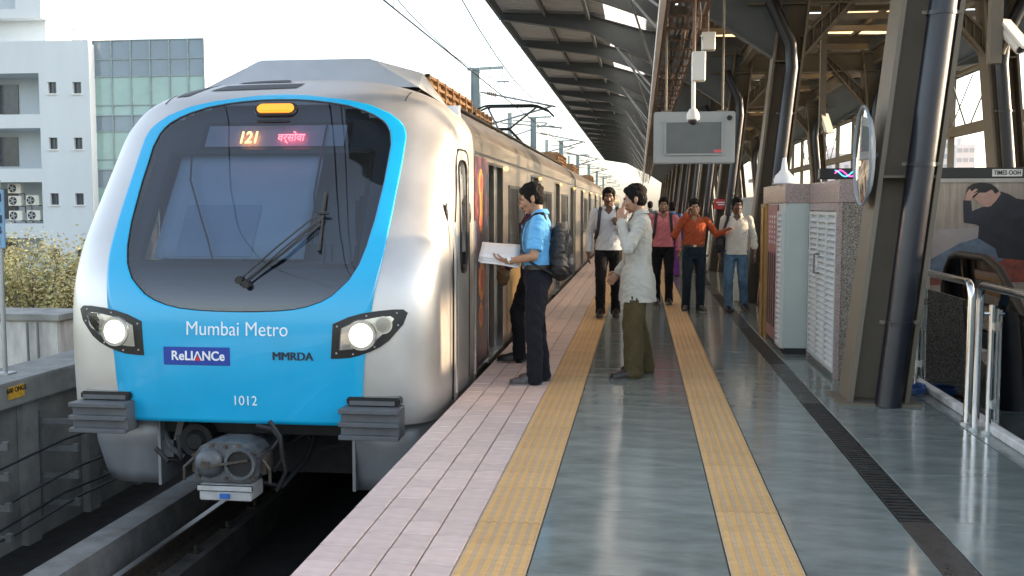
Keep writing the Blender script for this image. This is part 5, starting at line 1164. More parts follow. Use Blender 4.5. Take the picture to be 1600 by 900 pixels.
# added wall along the platform centre, unseen, blocks low sun from the floor
hh = thing('sun_blocking_wall', (5.1, 30, 0), 'long grey added wall with a coping, blocking low sun along the platform centre', 'wall')
mb = MB(); mb.box((5.05, -8, 0), (5.9, 14.6, 1.80)); mb.box((4.35, 14.6, 0), (5.9, 62, 1.80)); mb.build('wall', m_well, hh); mb = MB(); mb.box((5.0, -8, 1.80), (5.95, 14.55, 1.90)); mb.box((4.30, 14.55, 1.80), (5.95, 62.05, 1.90)); mb.build('coping', m_case, hh, bevel=.01)
# red notice on the third column, coil of blue hose
q = on(1, 24.15, 1128, 319); t = thing('red_notice', (q.x, 24.15, q.z), 'red notice board with pale lettering on a canopy column', 'sign')
mb = MB(); mb.box((q.x - .18, 24.15, q.z - .12), (q.x + .18, 24.17, q.z + .12)); mb.box((q.x - .02, 24.17, q.z - .05), (q.x + .02, 24.22, q.z + .05)); mb.build('board', M('notice_red', (.50, .045, .045), .45), t)
mb = MB(); mb.box((q.x - .13, 24.146, q.z + .03), (q.x + .13, 24.149, q.z + .055)); mb.box((q.x - .09, 24.146, q.z - .02), (q.x + .09, 24.149, q.z + .005)); mb.build('lettering_line', m_white, t)
q = on(2, 0.03, 1424, 608); mb = MB()
mb.tube([(q.x + .10 * math.cos(a) * (1 + .1 * math.sin(3 * a)), q.y + .13 * math.sin(a), .018 + .004 * k / 10 + .012 * (k // 20)) for k, a in enumerate([2 * math.pi * j / 20 for j in range(44)])], .015, 6)
tag(mb.build('hose_coil', M('hose_blue', (.03, .09, .28), .4)), 'small coil of blue hose on the floor behind the near column', 'hose')

# ================================================================== PEOPLE
def organic(mb, voxel, sm=3, name='organic', wr=None, cuts=(), drop=None):
    """fuse overlapping closed shapes into one continuous smooth surface; wr displaces it into folds; cuts are (point, normal) planes that trim openings"""
    me = mb.mesh(name + '_raw', m_black); ob = bpy.data.objects.new(name + '_t', me); COL.objects.link(ob)
    r = ob.modifiers.new('r', 'REMESH'); r.mode = 'VOXEL'; r.voxel_size = voxel; r.use_smooth_shade = True
    if sm: s = ob.modifiers.new('s', 'SMOOTH'); s.factor = .5; s.iterations = sm
    dg = bpy.context.evaluated_depsgraph_get(); dg.update()
    out = bpy.data.meshes.new_from_object(ob.evaluated_get(dg)); bpy.data.objects.remove(ob); bpy.data.meshes.remove(me)
    bm = bmesh.new(); bm.from_mesh(out)
    if wr:
        bm.normal_update(); vals = [(v, v.normal.copy(), wr(v.co)) for v in bm.verts]
        for v, nn, a in vals: v.co += nn * a
    for p, nn in cuts:
        bmesh.ops.bisect_plane(bm, geom=bm.verts[:] + bm.edges[:] + bm.faces[:], plane_co=p, plane_no=nn, clear_outer=True)
    if drop: bmesh.ops.delete(bm, geom=[f for f in bm.faces if drop(f.calc_center_median())], context='FACES')
    for f in bm.faces: f.smooth = True
    out.materials.clear(); bm.to_mesh(out); bm.free(); out.name = name; return out
def addobj(name, me, mats, parent):
    for m in (mats if isinstance(mats, (list, tuple)) else [mats]): me.materials.append(m)
    o = bpy.data.objects.new(name, me); COL.objects.link(o); o.parent = parent; return o
def etube(mb, rings, n=20):
    """loft of ellipses: (centre, half width x, half depth y) stacked mainly along z"""
    rows = []
    for c, a, b in rings:
        rows.append([(c[0] + a * math.copysign(abs(math.cos(t)) ** .85, math.cos(t)), c[1] + b * math.copysign(abs(math.sin(t)) ** .85, math.sin(t)), c[2]) for t in [2 * math.pi * k / n for k in range(n)]])
    k = len(mb.v); mb.grid(rows, close=True); mb.f.append(tuple(k + i for i in range(n))[::-1]); mb.f.append(tuple(k + (len(rows) - 1) * n + i for i in range(n))); mb.mi += [0, 0]
def limb(mb, pts, rs, n=14):
    """tapered limb through joints, rounded at every joint"""
    P = [Vector(p) for p in pts]; path = []; rad = []
    for i in range(len(P) - 1):
        for k in range(4): u = k / 4; path.append(P[i].lerp(P[i + 1], u)); rad.append(rs[i] + (rs[i + 1] - rs[i]) * u)
    path.append(P[-1]); rad.append(rs[-1]); mb.tube(path, rad, n)
    for p, r in zip(P, rs): mb.ell(p, (r, r, r), 14, 8)
def hand(mb, w, d, pn, curl=.5, side=1, sc=1., spread=.0):
    """palm, four fingers and a thumb; w wrist, d pointing direction, pn the way the palm faces"""
    w = Vector(w); d = Vector(d).normalized(); pn = Vector(pn); pn = (pn - d * d.dot(pn)).normalized(); sd = d.cross(pn) * side
    rot = Matrix((sd, d, pn)).transposed(); c = w + d * .05 * sc
    mb.ell(c, (.040 * sc, .052 * sc, .016 * sc), 14, 8, rot=rot); mb.tube([w - d * .02, w + d * .03], [.025 * sc, .027 * sc], 10)
    for k, (off, L) in enumerate(((-.030, .066), (-.010, .078), (.010, .074), (.029, .058))):
        p = w + d * (.088 - abs(off) * .25) * sc + sd * off * sc * (1 + spread); a = 0.; pts = [p - d * .02 * sc]; dd = d
        for j, fr_ in enumerate((.42, .33, .25)):
            pts.append(p); a += curl * (.55 if j == 0 else .8); dd = d * math.cos(a) + pn * math.sin(a) + sd * off * spread * 4; p = p + dd * L * fr_ * sc
        pts.append(p); mb.tube(pts, [.0095 * sc, .0095 * sc, .009 * sc, .0085 * sc, .0075 * sc], 8)
        mb.ell(p, (.0076 * sc,) * 3, 8, 6)
    b = w + d * .025 * sc - sd * .028 * sc; t1 = b + (d * .6 - sd * .7 + pn * .25).normalized() * .035 * sc; t2 = t1 + (d * .85 - sd * .1 + pn * (.3 + .4 * curl)).normalized() * .03 * sc; t3 = t2 + (d * .8 + sd * .15 + pn * (.35 + .4 * curl)).normalized() * .024 * sc
    mb.tube([b, t1, t2, t3], [.014 * sc, .0115 * sc, .0105 * sc, .008 * sc], 8); mb.ell(t3, (.008 * sc,) * 3, 8, 6)
def head(mb, c, rot, s=1.):
    def E(x, y, z, a, b, e, rx=0.): mb.ell(Vector(c) + rot @ Vector((x, y, z)) * s, (a * s, b * s, e * s), 18, 12, rot=rot @ Matrix.Rotation(rx, 3, 'X'))
    E(0, -.016, .028, .0745, .093, .088); E(0, .018, -.018, .0655, .078, .088); E(0, .034, -.062, .054, .050, .048); E(0, .066, -.098, .024, .020, .017)
    E(0, .083, .022, .050, .013, .013)
    for sx in (-1, 1): E(sx * .037, .066, -.024, .022, .020, .020); E(sx * .0775, -.010, -.008, .008, .019, .031, .15); E(sx * .012, .099, -.036, .0085, .010, .0085)
    E(0, .088, -.062, .025, .011, .0075); E(0, .087, -.074, .021, .010, .0075)
    a = Vector(c) + rot @ Vector((0, .086, .012)) * s; b = Vector(c) + rot @ Vector((0, .112, -.034)) * s; mb.tube([a, a.lerp(b, .5), b], [.008 * s, .0105 * s, .0135 * s], 10); mb.ell(b, (.0135 * s,) * 3, 10, 8)
def shoe(mbu, mbs, an, toe, s=1.):
    a, t = Vector(an), Vector(toe); d = Vector((t.x - a.x, t.y - a.y, 0)).normalized(); lift = a.z - .085; pitch = (t.z - lift) ; sd = d.cross(Vector((0, 0, 1)))
    heel = Vector((a.x, a.y, 0)) - d * .06; L = .27 * s
    zfun = lambda u: lift + (t.z - lift) * u
    for mb, prof in ((mbu, [(0, .036, .085), (.15, .040, .095), (.3, .041, .088), (.5, .044, .066), (.7, .048, .052), (.88, .043, .042), (1.0, .022, .030)]), (mbs, [(-.02, .034, .022), (.15, .042, .022), (.4, .042, .020), (.7, .052, .020), (.9, .045, .020), (1.03, .022, .018)])):
        rows = []
        for u, hw, h in prof:
            c = heel + d * L * u; z0 = zfun(u) + (.016 if mb is mbu else 0)
            rows.append([tuple(c + sd * hw * s * x + Vector((0, 0, z0 + h * z))) for x, z in ((-1, .0), (-1, .5), (-.72, .88), (-.25, 1), (.25, 1), (.72, .88), (1, .5), (1, .0))])
        k = len(mb.v); mb.grid(rows, close=True); mb.f += [tuple(k + i for i in range(8))[::-1], tuple(k + (len(rows) - 1) * 8 + i for i in range(8))]; mb.mi += [0, 0]

def fabric(name, col, rough=.85, var=.16, sheen=.05):
    m = M(name, col, rough, var=var, scale=7, bump=.10, bscale=240, detail=5, spec=.15); m.node_tree.nodes['Principled BSDF'].inputs['Sheen Weight'].default_value = sheen; return m
def skinm(name, col): m = M(name, col, .48, var=.10, scale=18, bump=.03, bscale=90); m.node_tree.nodes['Principled BSDF'].inputs['Subsurface Weight'].default_value = .06; return m
m_hair = M('black_hair', (.008, .007, .0065), .75, var=.4, scale=60, bump=.6, bscale=220, stretch=(1, 1, .3), spec=.18); m_leather = M('shoe_black', (.018, .016, .015), .38, var=.2, scale=20); m_sole = M('shoe_sole', (.05, .05, .05), .7)
m_belt = M('belt_leather', (.025, .018, .014), .4); m_buckle = M('buckle', (.6, .58, .52), .25, 1., var=0)
def wrinkle(seed, amp, dirs=(9, 9, 15)):
    o = Vector((seed * 3.1, seed * 1.7, seed * 2.3))
    def f(p):
        q = Vector((p.x * dirs[0], p.y * dirs[1], p.z * dirs[2])) + o
        q2 = Vector((p.x * dirs[0] * .9 + p.z * 6, p.y * dirs[1] * .9 - p.z * 5, p.z * dirs[2] * 1.25 + p.x * 9)) + o * 2
        a = noise.noise(q); b = noise.noise(q * 2.3 + o); r = (1 - abs(noise.noise(q2))) ** 5; r2 = (1 - abs(noise.noise(q2 * 1.9 + o))) ** 6
        return amp * (.55 * a + .3 * b + 1.1 * r + .7 * r2 - .5)
    return f
def person(label, loc, rz, H=1.70, J=None, shirt=None, pants=None, skin=None, tuck=False, sleeve='long', shoes=None, sole=None, loose=1., voxel=.0065, headrot=(0, 0, 0), hands=None, hem=.80, seed=1, moustache=False, beard=False, belt=True, build=1., group=None, collar=True, rolled=False, legloose=1., hairlong=False):
    """one clothed figure; joints are metres for a 1.70 m figure facing +y, x to its right"""
    t = thing('person', loc, label, 'person', group, rz=rz); t.scale = (H / 1.70,) * 3
    j = dict(hipL=(-.088, 0, .90), hipR=(.088, 0, .90), kneeL=(-.10, .025, .48), kneeR=(.10, .025, .48), ankL=(-.105, -.02, .085), ankR=(.105, -.02, .085), toeL=(-.125, .16, 0), toeR=(.125, .16, 0),
             shL=(-.180, -.015, 1.385), shR=(.180, -.015, 1.385), elL=(-.235, -.035, 1.10), elR=(.235, -.035, 1.10), wrL=(-.245, .035, .855), wrR=(.245, .035, .855), neck=(0, -.015, 1.44), head=(0, .020, 1.585), lean=(0, 0))
    j.update(J or {}); V = {k: Vector(v) for k, v in j.items() if k != 'lean'}; lx, ly = j['lean']
    def tz(z): u = max(0, min(1, (z - .9) / .5)); return Vector((lx * u, ly * u, 0))
    hr = Matrix.Rotation(headrot[2], 3, 'Z') @ Matrix.Rotation(headrot[0], 3, 'X') @ Matrix.Rotation(headrot[1], 3, 'Y')
    bw = build
    # --- body, one continuous surface
    b = MB()
    etube(b, [((0, .0, .84) , .125, .085), ((0, 0, .92), .145 * bw, .095), (tz(1.02) + Vector((0, 0, 1.02)), .130 * bw, .088), (tz(1.15) + Vector((0, .005, 1.15)), .140 * bw, .095), (tz(1.28) + Vector((0, .004, 1.28)), .155 * bw, .10), (tz(1.36) + Vector((0, -.006, 1.36)), .150 * bw, .088), (tz(1.41) + Vector((0, -.012, 1.41)), .105, .068), (tz(1.45) + Vector((0, -.012, 1.45)), .062, .056)])
    nk = V['neck'] + tz(1.44); hc = V['head']
    limb(b, [nk - Vector((0, 0, .03)), hc + hr @ Vector((0, -.022, -.055))], [.056, .051]); head(b, hc, hr)
    for s in 'LR':
        limb(b, [V['hip' + s], V['hip' + s].lerp(V['knee' + s], .45), V['knee' + s], V['knee' + s].lerp(V['ank' + s], .35) + Vector((0, -.008, 0)), V['ank' + s]], [.078, .068, .05, .05, .035])
        limb(b, [V['sh' + s], V['sh' + s].lerp(V['el' + s], .5), V['el' + s], V['el' + s].lerp(V['wr' + s], .35), V['wr' + s]], [.050, .043, .036, .036, .024])
        limb(b, [V['ank' + s], V['ank' + s] * .5 + V['toe' + s] * .5 - Vector((0, 0, .005)), V['toe' + s] + Vector((0, 0, .035))], [.036, .034, .026])
        hd = (hands or {}).get(s, {})
        d_ = Vector(hd.get('dir', tuple((V['wr' + s] - V['el' + s]).normalized()))); pn = Vector(hd.get('palm', (1 if s == 'L' else -1, 0, 0)))
        hand(b, V['wr' + s], d_, pn, hd.get('curl', .45), 1 if s == 'L' else -1, 1.0)
    body = addobj('body', organic(b, voxel, 2, 'body'), skin, t)
    # --- face details
    ey = MB(); ir = MB(); br = MB()
    for sx in (-1, 1):
        ey.ell(hc + hr @ Vector((sx * .031, .083, .002)), (.0135, .008, .0062), 10, 6, rot=hr); ir.ell(hc + hr @ Vector((sx * .031, .0885, .002)), (.0062, .004, .0058), 8, 6, rot=hr)
        br.tube([hc + hr @ Vector((sx * a, .094 - abs(a) * .16, .021 + .004 * math.sin(a * 50))) for a in (.012, .028, .045, .054)], [.0042, .0052, .0045, .002], 6)
    ey.build('eyes', M('eye_white', (.62, .58, .54), .3, var=0), t, off=(0, 0, 0), smooth=True); ir.build('irises', m_hair, t, off=(0, 0, 0)); br.build('eyebrows', m_hair, t, off=(0, 0, 0))
    if moustache:
        q = MB(); q.tube([hc + hr @ Vector((a, .1015 - abs(a) * .35, -.049 - abs(a) * .22)) for a in (-.03, -.018, 0, .018, .03)], [.003, .007, .0062, .007, .003], 8); q.build('moustache', m_hair, t, off=(0, 0, 0))
    # --- hair cap with uneven locks
    hb = MB(); rnd = random.Random(seed)
    def HE(x, y, z, a, b_, e): hb.ell(hc + hr @ Vector((x, y, z)), (a, b_, e), 14, 9, rot=hr)
    HE(0, -.024, .048, .082, .096, .082); HE(0, -.044, -.005, .077, .070, .078); HE(0, .030, .090, .060, .052, .034)
    for sx in (-1, 1): HE(sx * .064, .010, .038, .018, .042, .050); HE(sx * .0715, .016, -.008, .007, .013, .028)
    for k in range(46):
        a = rnd.uniform(0, 6.28); e = rnd.uniform(.15, 1.35); r = 1.0; p = Vector((.078 * math.cos(a) * math.cos(e), -.02 + .095 * math.sin(a) * math.cos(e), .048 + .084 * math.sin(e)))
        if p.y > .055 and p.z < .085: continue
        nn = Vector((p.x / .08, (p.y + .02) / .1, (p.z - .048) / .08)).normalized(); d_ = Vector((rnd.uniform(-.5, .5), rnd.uniform(.2, 1.0), rnd.uniform(-.3, .3))); d_ = (d_ - nn * d_.dot(nn)).normalized(); hb.tube([hc + hr @ (p - d_ * .03), hc + hr @ (p + nn * .004), hc + hr @ (p + d_ * .028 + nn * .003)], [.006, .010, .003], 6)
    if hairlong:
        HE(0, -.075, -.08, .055, .03, .11)
    addobj('hair', organic(hb, .005, 1, 'hair', wrinkle(seed + 5, .004, (60, 60, 30))), m_hair, t)
    if beard:
        q = MB(); bd = lambda x, y, z, a, b_, e: q.ell(hc + hr @ Vector((x, y, z)), (a, b_, e), 12, 8, rot=hr)
        bd(0, .062, -.096, .036, .026, .022); bd(-.045, .030, -.066, .014, .034, .028); bd(.045, .030, -.066, .014, .034, .028); addobj('beard', organic(q, .005, 2, 'beard'), M('stubble', (.05, .035, .028), .7), t)
    # --- trousers
    pm_ = MB(); L = legloose
    etube(pm_, [((0, 0, .80), .12, .095), ((0, -.005, .88), .168 * bw, .122), ((0, .0, .96), .162 * bw, .115), (tz(1.03) + Vector((0, .0, 1.03)), .150 * bw, .108)])
    cuts = []
    for s in 'LR':
        h, k, a = V['hip' + s], V['knee' + s], V['ank' + s]
        lo = a + (a - k).normalized() * .045
        limb(pm_, [h, h.lerp(k, .5), k, k.lerp(a, .5) + Vector((0, -.01, 0)), lo], [.094 * bw, .086 * (1 + (L - 1) * .4), .070 * (1 + (L - 1) * .8), .066 * L, .062 * L])
        pm_.tube([a, lo - Vector((0, 0, .01)), lo + (a - k).normalized() * .02], [.062 * L, .068 * L, .066 * L], 14)
    addobj('trousers', organic(pm_, voxel * 1.25, 4, 'trousers', wrinkle(seed, .0062 * min(loose, 1), (10, 10, 5)), [((0, 0, 1.035 if tuck else min(1.0, hem + .07)), (0, 0, 1))]), pants, t)
    # --- shirt
    sm = MB(); L_ = legloose; lz = hem if not tuck else .985; f = loose
    rg = [] if tuck else [((0, 0, hem - .05), .180 * bw * (.84 + .16 * f * L_), .138 * (.78 + .24 * f * L_)), ((0, 0, .90), .176 * bw * (.86 + .14 * f * L_), .132 * (.85 + .15 * f * L_))]
    rg += [(tz(1.0) + Vector((0, .0, 1.0 if not tuck else .96)), .163 * bw, .120), (tz(1.10) + Vector((0, .004, 1.10)), .160 * bw * (.97 + .03 * f), .122), (tz(1.22) + Vector((0, .006, 1.22)), .172 * bw, .126), (tz(1.32) + Vector((0, .0, 1.32)), .178 * bw, .120), (tz(1.385) + Vector((0, -.010, 1.385)), .158, .098), (tz(1.425) + Vector((0, -.014, 1.425)), .112, .078), (tz(1.452) + Vector((0, -.014, 1.452)), .075, .068)]
    etube(sm, rg)
    for s in 'LR':
        S_, E_, W_ = V['sh' + s], V['el' + s], V['wr' + s]
        if sleeve == 'short': e2 = S_.lerp(E_, .78); limb(sm, [S_, S_.lerp(E_, .4)], [.068, .066]); sm.tube([S_.lerp(E_, .3), S_.lerp(E_, .6), e2, S_.lerp(E_, .82)], [.066, .067, .070, .066], 14)
        else:
            w2 = E_.lerp(W_, .52 if rolled else .97); limb(sm, [S_, S_.lerp(E_, .5), E_, E_.lerp(w2, .5), w2], [.064, .055, .050, .047, .039 if not rolled else .048])
            q = MB(); dd = (W_ - E_).normalized(); q.tube([w2 - dd * .05, w2 - dd * .045, w2 + dd * .0, w2 + dd * .006], [.040, .0445 if not rolled else .056, .0445 if not rolled else .057, .036], 16); q.build('cuff', shirt, t, off=(0, 0, 0), smooth=True)
    sh = addobj('shirt', organic(sm, voxel * 1.25, 3, 'shirt', wrinkle(seed + 9, .0066 * min(loose, 1), (8, 8, 8)), [((0, 0, lz), (0, 0, -1))], (lambda c: c.y > .0 and c.z > 1.365 + abs(c.x - tz(1.4).x) * 1.05) if collar else None), shirt, t)
    if collar:
        q = MB(); n0 = tz(1.45) + Vector((0, -.014, 1.45)); nd = (hc + hr @ Vector((0, -.02, -.06)) - n0).normalized()
        rows = []
        for r_, zz in ((.069, -.012), (.066, .012), (.063, .038), (.068, .040), (.080, .020), (.088, .0)):
            rows.append([tuple(n0 + Vector((r_ * math.sin(a), r_ * math.cos(a) * 1.0, zz - .034 * max(0, math.cos(a)) + .006))) for a in [.62 + (2 * math.pi - 1.24) * k / 22 for k in range(23)]])
        q.grid(rows); co = q.build('collar', shirt, t, off=(0, 0, 0), smooth=True); sl_ = co.modifiers.new('thick', 'SOLIDIFY'); sl_.thickness = .003
        q = MB(); pts = [tz(z) + Vector((0, (.142 if z < .95 else .126 + .008 * math.sin((z - 1) * 5)), z)) for z in [lz + .02 + (1.375 - lz - .02) * k / 9.4 for k in range(10)]]
        for p0_, p1_ in zip(pts, pts[1:]): q.beam(p0_, p1_, .028, .006, up=(0, 1, 0))
        q.build('placket', shirt, t, off=(0, 0, 0))
    if tuck and belt:
        q = MB(); etube(q, [((0, 0, .985), .171 * bw, .124), ((0, 0, 1.025), .169 * bw, .123)], 28); q.build('belt', m_belt, t, off=(0, 0, 0), smooth=True); q = MB(); q.box((-.024, .118, .985), (.024, .130, 1.025)); q.build('buckle', m_buckle, t, off=(0, 0, 0), bevel=.004)
    for s in 'LR':
        u, sl2 = MB(), MB(); shoe(u, sl2, V['ank' + s], V['toe' + s]); uo = u.build('shoe', shoes or m_leather, t, off=(0, 0, 0), smooth=R(70)); sl2.build('sole', sole or m_sole, uo, off=(0, 0, 0))
        q = MB(); a = V['ank' + s]; tt = V['toe' + s]; d_ = Vector((tt.x - a.x, tt.y - a.y, 0)).normalized(); sd = d_.cross(Vector((0, 0, 1)))
        for k in range(4): c = Vector((a.x, a.y, a.z - .085)) + d_ * (.03 + .022 * k) + Vector((0, 0, .098 - .008 * k)); q.tube([c - sd * .025, c + Vector((0, 0, .006)), c + sd * .025], .0035, 5)
        q.build('laces', sole or m_sole, uo, off=(0, 0, 0))
    return t, V
def backpack(label, owner, mat_, mat2, sc=1., y=-.185, z=1.16, straps=True, x=0.):
    """a rounded bag with front pocket, handle and shoulder straps, worn on the owner's back"""
    t = thing('backpack', tuple(owner.location), label, 'bag', rz=owner.rotation_euler.z); t.scale = owner.scale
    q = MB(); q.ell((x, y + .01, z + .02), (.150 * sc, .090 * sc, .235 * sc), 20, 12); q.ell((x, y, z - .10 * sc), (.160 * sc, .105 * sc, .135 * sc), 20, 12); q.box((x - .11 * sc, y - .03 * sc, z - .19 * sc), (x + .11 * sc, y + .08 * sc, z + .14 * sc)); addobj('main_pouch', organic(q, .009, 6, 'pouch', wrinkle(3, .008)), mat_, t)
    q = MB(); q.ell((x, y - .075 * sc, z - .09 * sc), (.115 * sc, .055 * sc, .105 * sc), 16, 10); q.ell((x, y - .06 * sc, z + .10 * sc), (.10 * sc, .04 * sc, .07 * sc), 16, 10); addobj('pocket', organic(q, .009, 2, 'pocket', wrinkle(4, .004)), mat2, t)
    q = MB(); q.tube([(x + .118 * sc * math.cos(a), y - (.062 + .02 * math.sin(a)) * sc, z + (.02 + .185 * math.sin(a)) * sc) for a in [math.pi * k / 12 for k in range(13)]], .006, 6); q.build('zip', mat2, t, off=(0, 0, 0))
    q = MB(); q.tube([(x - .04, y + .03, z + .19 * sc), (x - .03, y + .02, z + .265 * sc), (x + .03, y + .02, z + .265 * sc), (x + .04, y + .03, z + .19 * sc)], .008, 6); q.build('handle', mat_, t, off=(0, 0, 0))
    if straps:
        for s in (-1, 1):
            q = MB(); pts = [(s * .07, y + .08, z + .19 * sc), (s * .095, -.06, 1.458), (s * .108, .02, 1.452), (s * .118, .098, 1.385), (s * .128, .136, 1.28), (s * .140, .128, 1.15), (s * .172, .05, 1.05), (s * .15, y + .07, z - .16 * sc)]
            for a, b in zip(pts, pts[1:]): q.beam(a, b, .045, .012, up=(0, 1, .3))
            q.build('strap', mat_, t, off=(0, 0, 0), bevel=.003)
    return t
SK1, SK2, SK3 = skinm('skin_light_brown', (.36, .20, .125)), skinm('skin_brown', (.24, .125, .075)), skinm('skin_dark_brown', (.12, .060, .038))
Q = math.pi / 180
m_bag = M('nylon_black', (.014, .014, .016), .55, var=.3, scale=14, bump=.08, bscale=200); m_bag2 = M('nylon_charcoal', (.035, .034, .036), .5, var=.3, scale=14)
# 1 reader in blue
p1, V = person('man in a short sleeved sky blue shirt reading papers at the train door', (-.86, 8.66, 0), 92 * Q, 1.69,
    J=dict(elL=(-.235, .015, 1.10), wrL=(-.135, .235, 1.055), elR=(.235, .03, 1.10), wrR=(.10, .26, 1.07), kneeL=(-.10, .03, .48), ankL=(-.11, .02, .085), toeL=(-.13, .20, 0), ankR=(.10, -.04, .085), toeR=(.12, .14, 0), head=(0, .05, 1.582), neck=(0, .0, 1.44)),
    shirt=fabric('shirt_sky_blue', (.13, .40, .72), .8), pants=fabric('trousers_navy_black', (.012, .013, .019)), skin=SK1, tuck=True, sleeve='short', shoes=M('sneaker_grey', (.09, .09, .095), .6, col2=(.02, .02, .022), scale=26), sole=M('sneaker_sole', (.16, .155, .15), .7), voxel=.0052, headrot=(-20 * Q, 0, 0), hands=dict(L=dict(dir=(.25, .9, .12), palm=(.2, -.1, 1), curl=.55), R=dict(dir=(-.1, .9, .0), palm=(-.2, 0, 1), curl=.5)), seed=3, legloose=1.06, loose=1.0, belt=True)
backpack('black backpack on the back of the man in blue', p1, m_bag, m_bag2, 1.0, y=-.195, z=1.12)
t = thing('paper_sheaf', tuple(p1.location), 'thick sheaf of white papers held by the man in blue', 'papers', rz=92 * Q); t.scale = p1.scale
q = MB()
for k in range(9):
    z0 = 1.068 + k * .0085; tw = random.uniform(-.012, .012); rows = []
    for i in range(7):
        u = i / 6; y_ = .16 + .33 * u; zz = z0 + .05 * u * u * (.2) + .035 * (u - .4) + .010 * math.sin(3 * u + k * .2)
        rows.append([(-.125 + tw + .25 * v, y_ + tw, zz + .012 * math.cos(v * 3.1 + .5) + (v - .5) * .13) for v in (0, .25, .5, .75, 1)])
    sh_ = MB(); sh_.grid(rows); o = sh_.build('sheet', M('paper_white', (.80, .80, .82), .7, var=.03), t, off=(0, 0, 0), smooth=True); s_ = o.modifiers.new('thick', 'SOLIDIFY'); s_.thickness = .0062
t = thing('wrist_watch', tuple(p1.location), 'silver watch on the left wrist of the man in blue', 'watch', rz=92 * Q); t.scale = p1.scale
q = MB(); w_ = Vector((-.143, .218, 1.058)); d_ = Vector((.1, .22, -.045)).normalized(); q.tube([w_ - d_ * .011, w_ + d_ * .011], .0315, 16); q.build('strap', m_inox, t, off=(0, 0, 0), smooth=True); q = MB(); q.tube([w_ + Vector((-.026, .01, .014)), w_ + Vector((-.036, .012, .019))], .017, 14); q.build('dial', m_white, t, off=(0, 0, 0))
# 2 man in dark purple stepping to the door
p2, V = person('man in a dark purple shirt stepping towards the open train door', (-1.00, 9.85, 0), 84 * Q, 1.70,
    J=dict(kneeL=(-.10, .16, .50), ankL=(-.10, .14, .10), toeL=(-.11, .33, .015), kneeR=(.10, .0, .48), ankR=(.10, -.03, .085), toeR=(.12, .14, 0), elL=(-.24, .04, 1.10), wrL=(-.22, .22, .94), lean=(0, .03), head=(0, .06, 1.58), neck=(0, -.0, 1.44)),
    shirt=fabric('shirt_aubergine', (.045, .018, .045)), pants=fabric('trousers_black', (.010, .010, .012)), skin=SK2, voxel=.0065, headrot=(-14 * Q, 0, 0), seed=4, hem=.84)
t = thing('hand_bag', tuple(p2.location), 'brown cloth bag in the hand of the man in purple', 'bag', rz=84 * Q); t.scale = p2.scale
q = MB(); q.ell((-.22, .27, .84), (.035, .065, .09), 16, 10); addobj('pouch', organic(q, .008, 2, 'pouch', wrinkle(8, .008)), fabric('bag_brown', (.11, .07, .035)), t); q = MB(); q.tube([(-.22, .20, .89), (-.215, .25, .93), (-.22, .31, .89)], .007, 6); q.build('handle', m_belt, t, off=(0, 0, 0))
# 3 man in olive trousers, hand to his face
p3, V = person('man in a pale loose shirt and olive trousers holding a hand to his face', (-.015, 9.15, 0), 98 * Q, 1.69,
    J=dict(elL=(-.245, .125, 1.145), wrL=(-.105, .165, 1.385), elR=(.24, .0, 1.10), wrR=(.20, .15, .92), ankL=(-.145, .05, .085), toeL=(-.19, .22, 0), kneeL=(-.12, .06, .48), ankR=(.145, -.09, .085), toeR=(.20, .08, 0), kneeR=(.12, .0, .48), head=(0, .035, 1.580)),
    shirt=fabric('shirt_pale_grey', (.43, .425, .38), .85, .06), pants=fabric('trousers_olive', (.075, .060, .028), .85, .14), skin=SK1, voxel=.0052, headrot=(-12 * Q, 0, -6 * Q), hands=dict(L=dict(dir=(.35, .05, .9), palm=(.8, -.5, 0), curl=.55)), seed=6, loose=1.35, legloose=1.35, hem=.675)
# 4 walker with a backpack
p4, V = person('man in a white shirt with backpack straps walking behind the olive trousers man', (-.42, 13.95, 0), 182 * Q, 1.75,
    J=dict(kneeR=(.10, .16, .52), ankR=(.10, .06, .13), toeR=(.11, .22, .02), kneeL=(-.10, .02, .48), ankL=(-.10, -.14, .11), toeL=(-.11, .03, 0), elR=(.245, -.05, 1.10), wrR=(.26, .06, .86), elL=(-.24, -.02, 1.12), wrL=(-.115, .17, 1.22)),
    shirt=fabric('shirt_white_blue', (.52, .56, .60), .8, .05), pants=fabric('trousers_black', (.010, .010, .012)), skin=SK3, hands=dict(L=dict(dir=(.25, .1, .5), palm=(.2, -1, 0), curl=1.3)), seed=11, hem=.90, moustache=True)
backpack('dark blue backpack worn by the walking man in white', p4, M('nylon_navy', (.015, .018, .035), .55, var=.3, scale=14), m_bag2, 1.0)
# 5 pink shirt
p5, V = person('man in a pink shirt and black trousers walking with a bag strap', (.36, 16.0, 0), 178 * Q, 1.64,
    J=dict(kneeL=(-.10, .13, .51), ankL=(-.10, .05, .11), toeL=(-.11, .22, .01), ankR=(.10, -.12, .10), toeR=(.11, .05, 0)),
    shirt=fabric('shirt_pink', (.60, .19, .21), .8, .08), pants=fabric('trousers_black', (.010, .010, .012)), skin=SK2, seed=13, tuck=False, hem=.93, beard=True)
backpack('black backpack worn by the man in pink', p5, m_bag, m_bag2, .95)
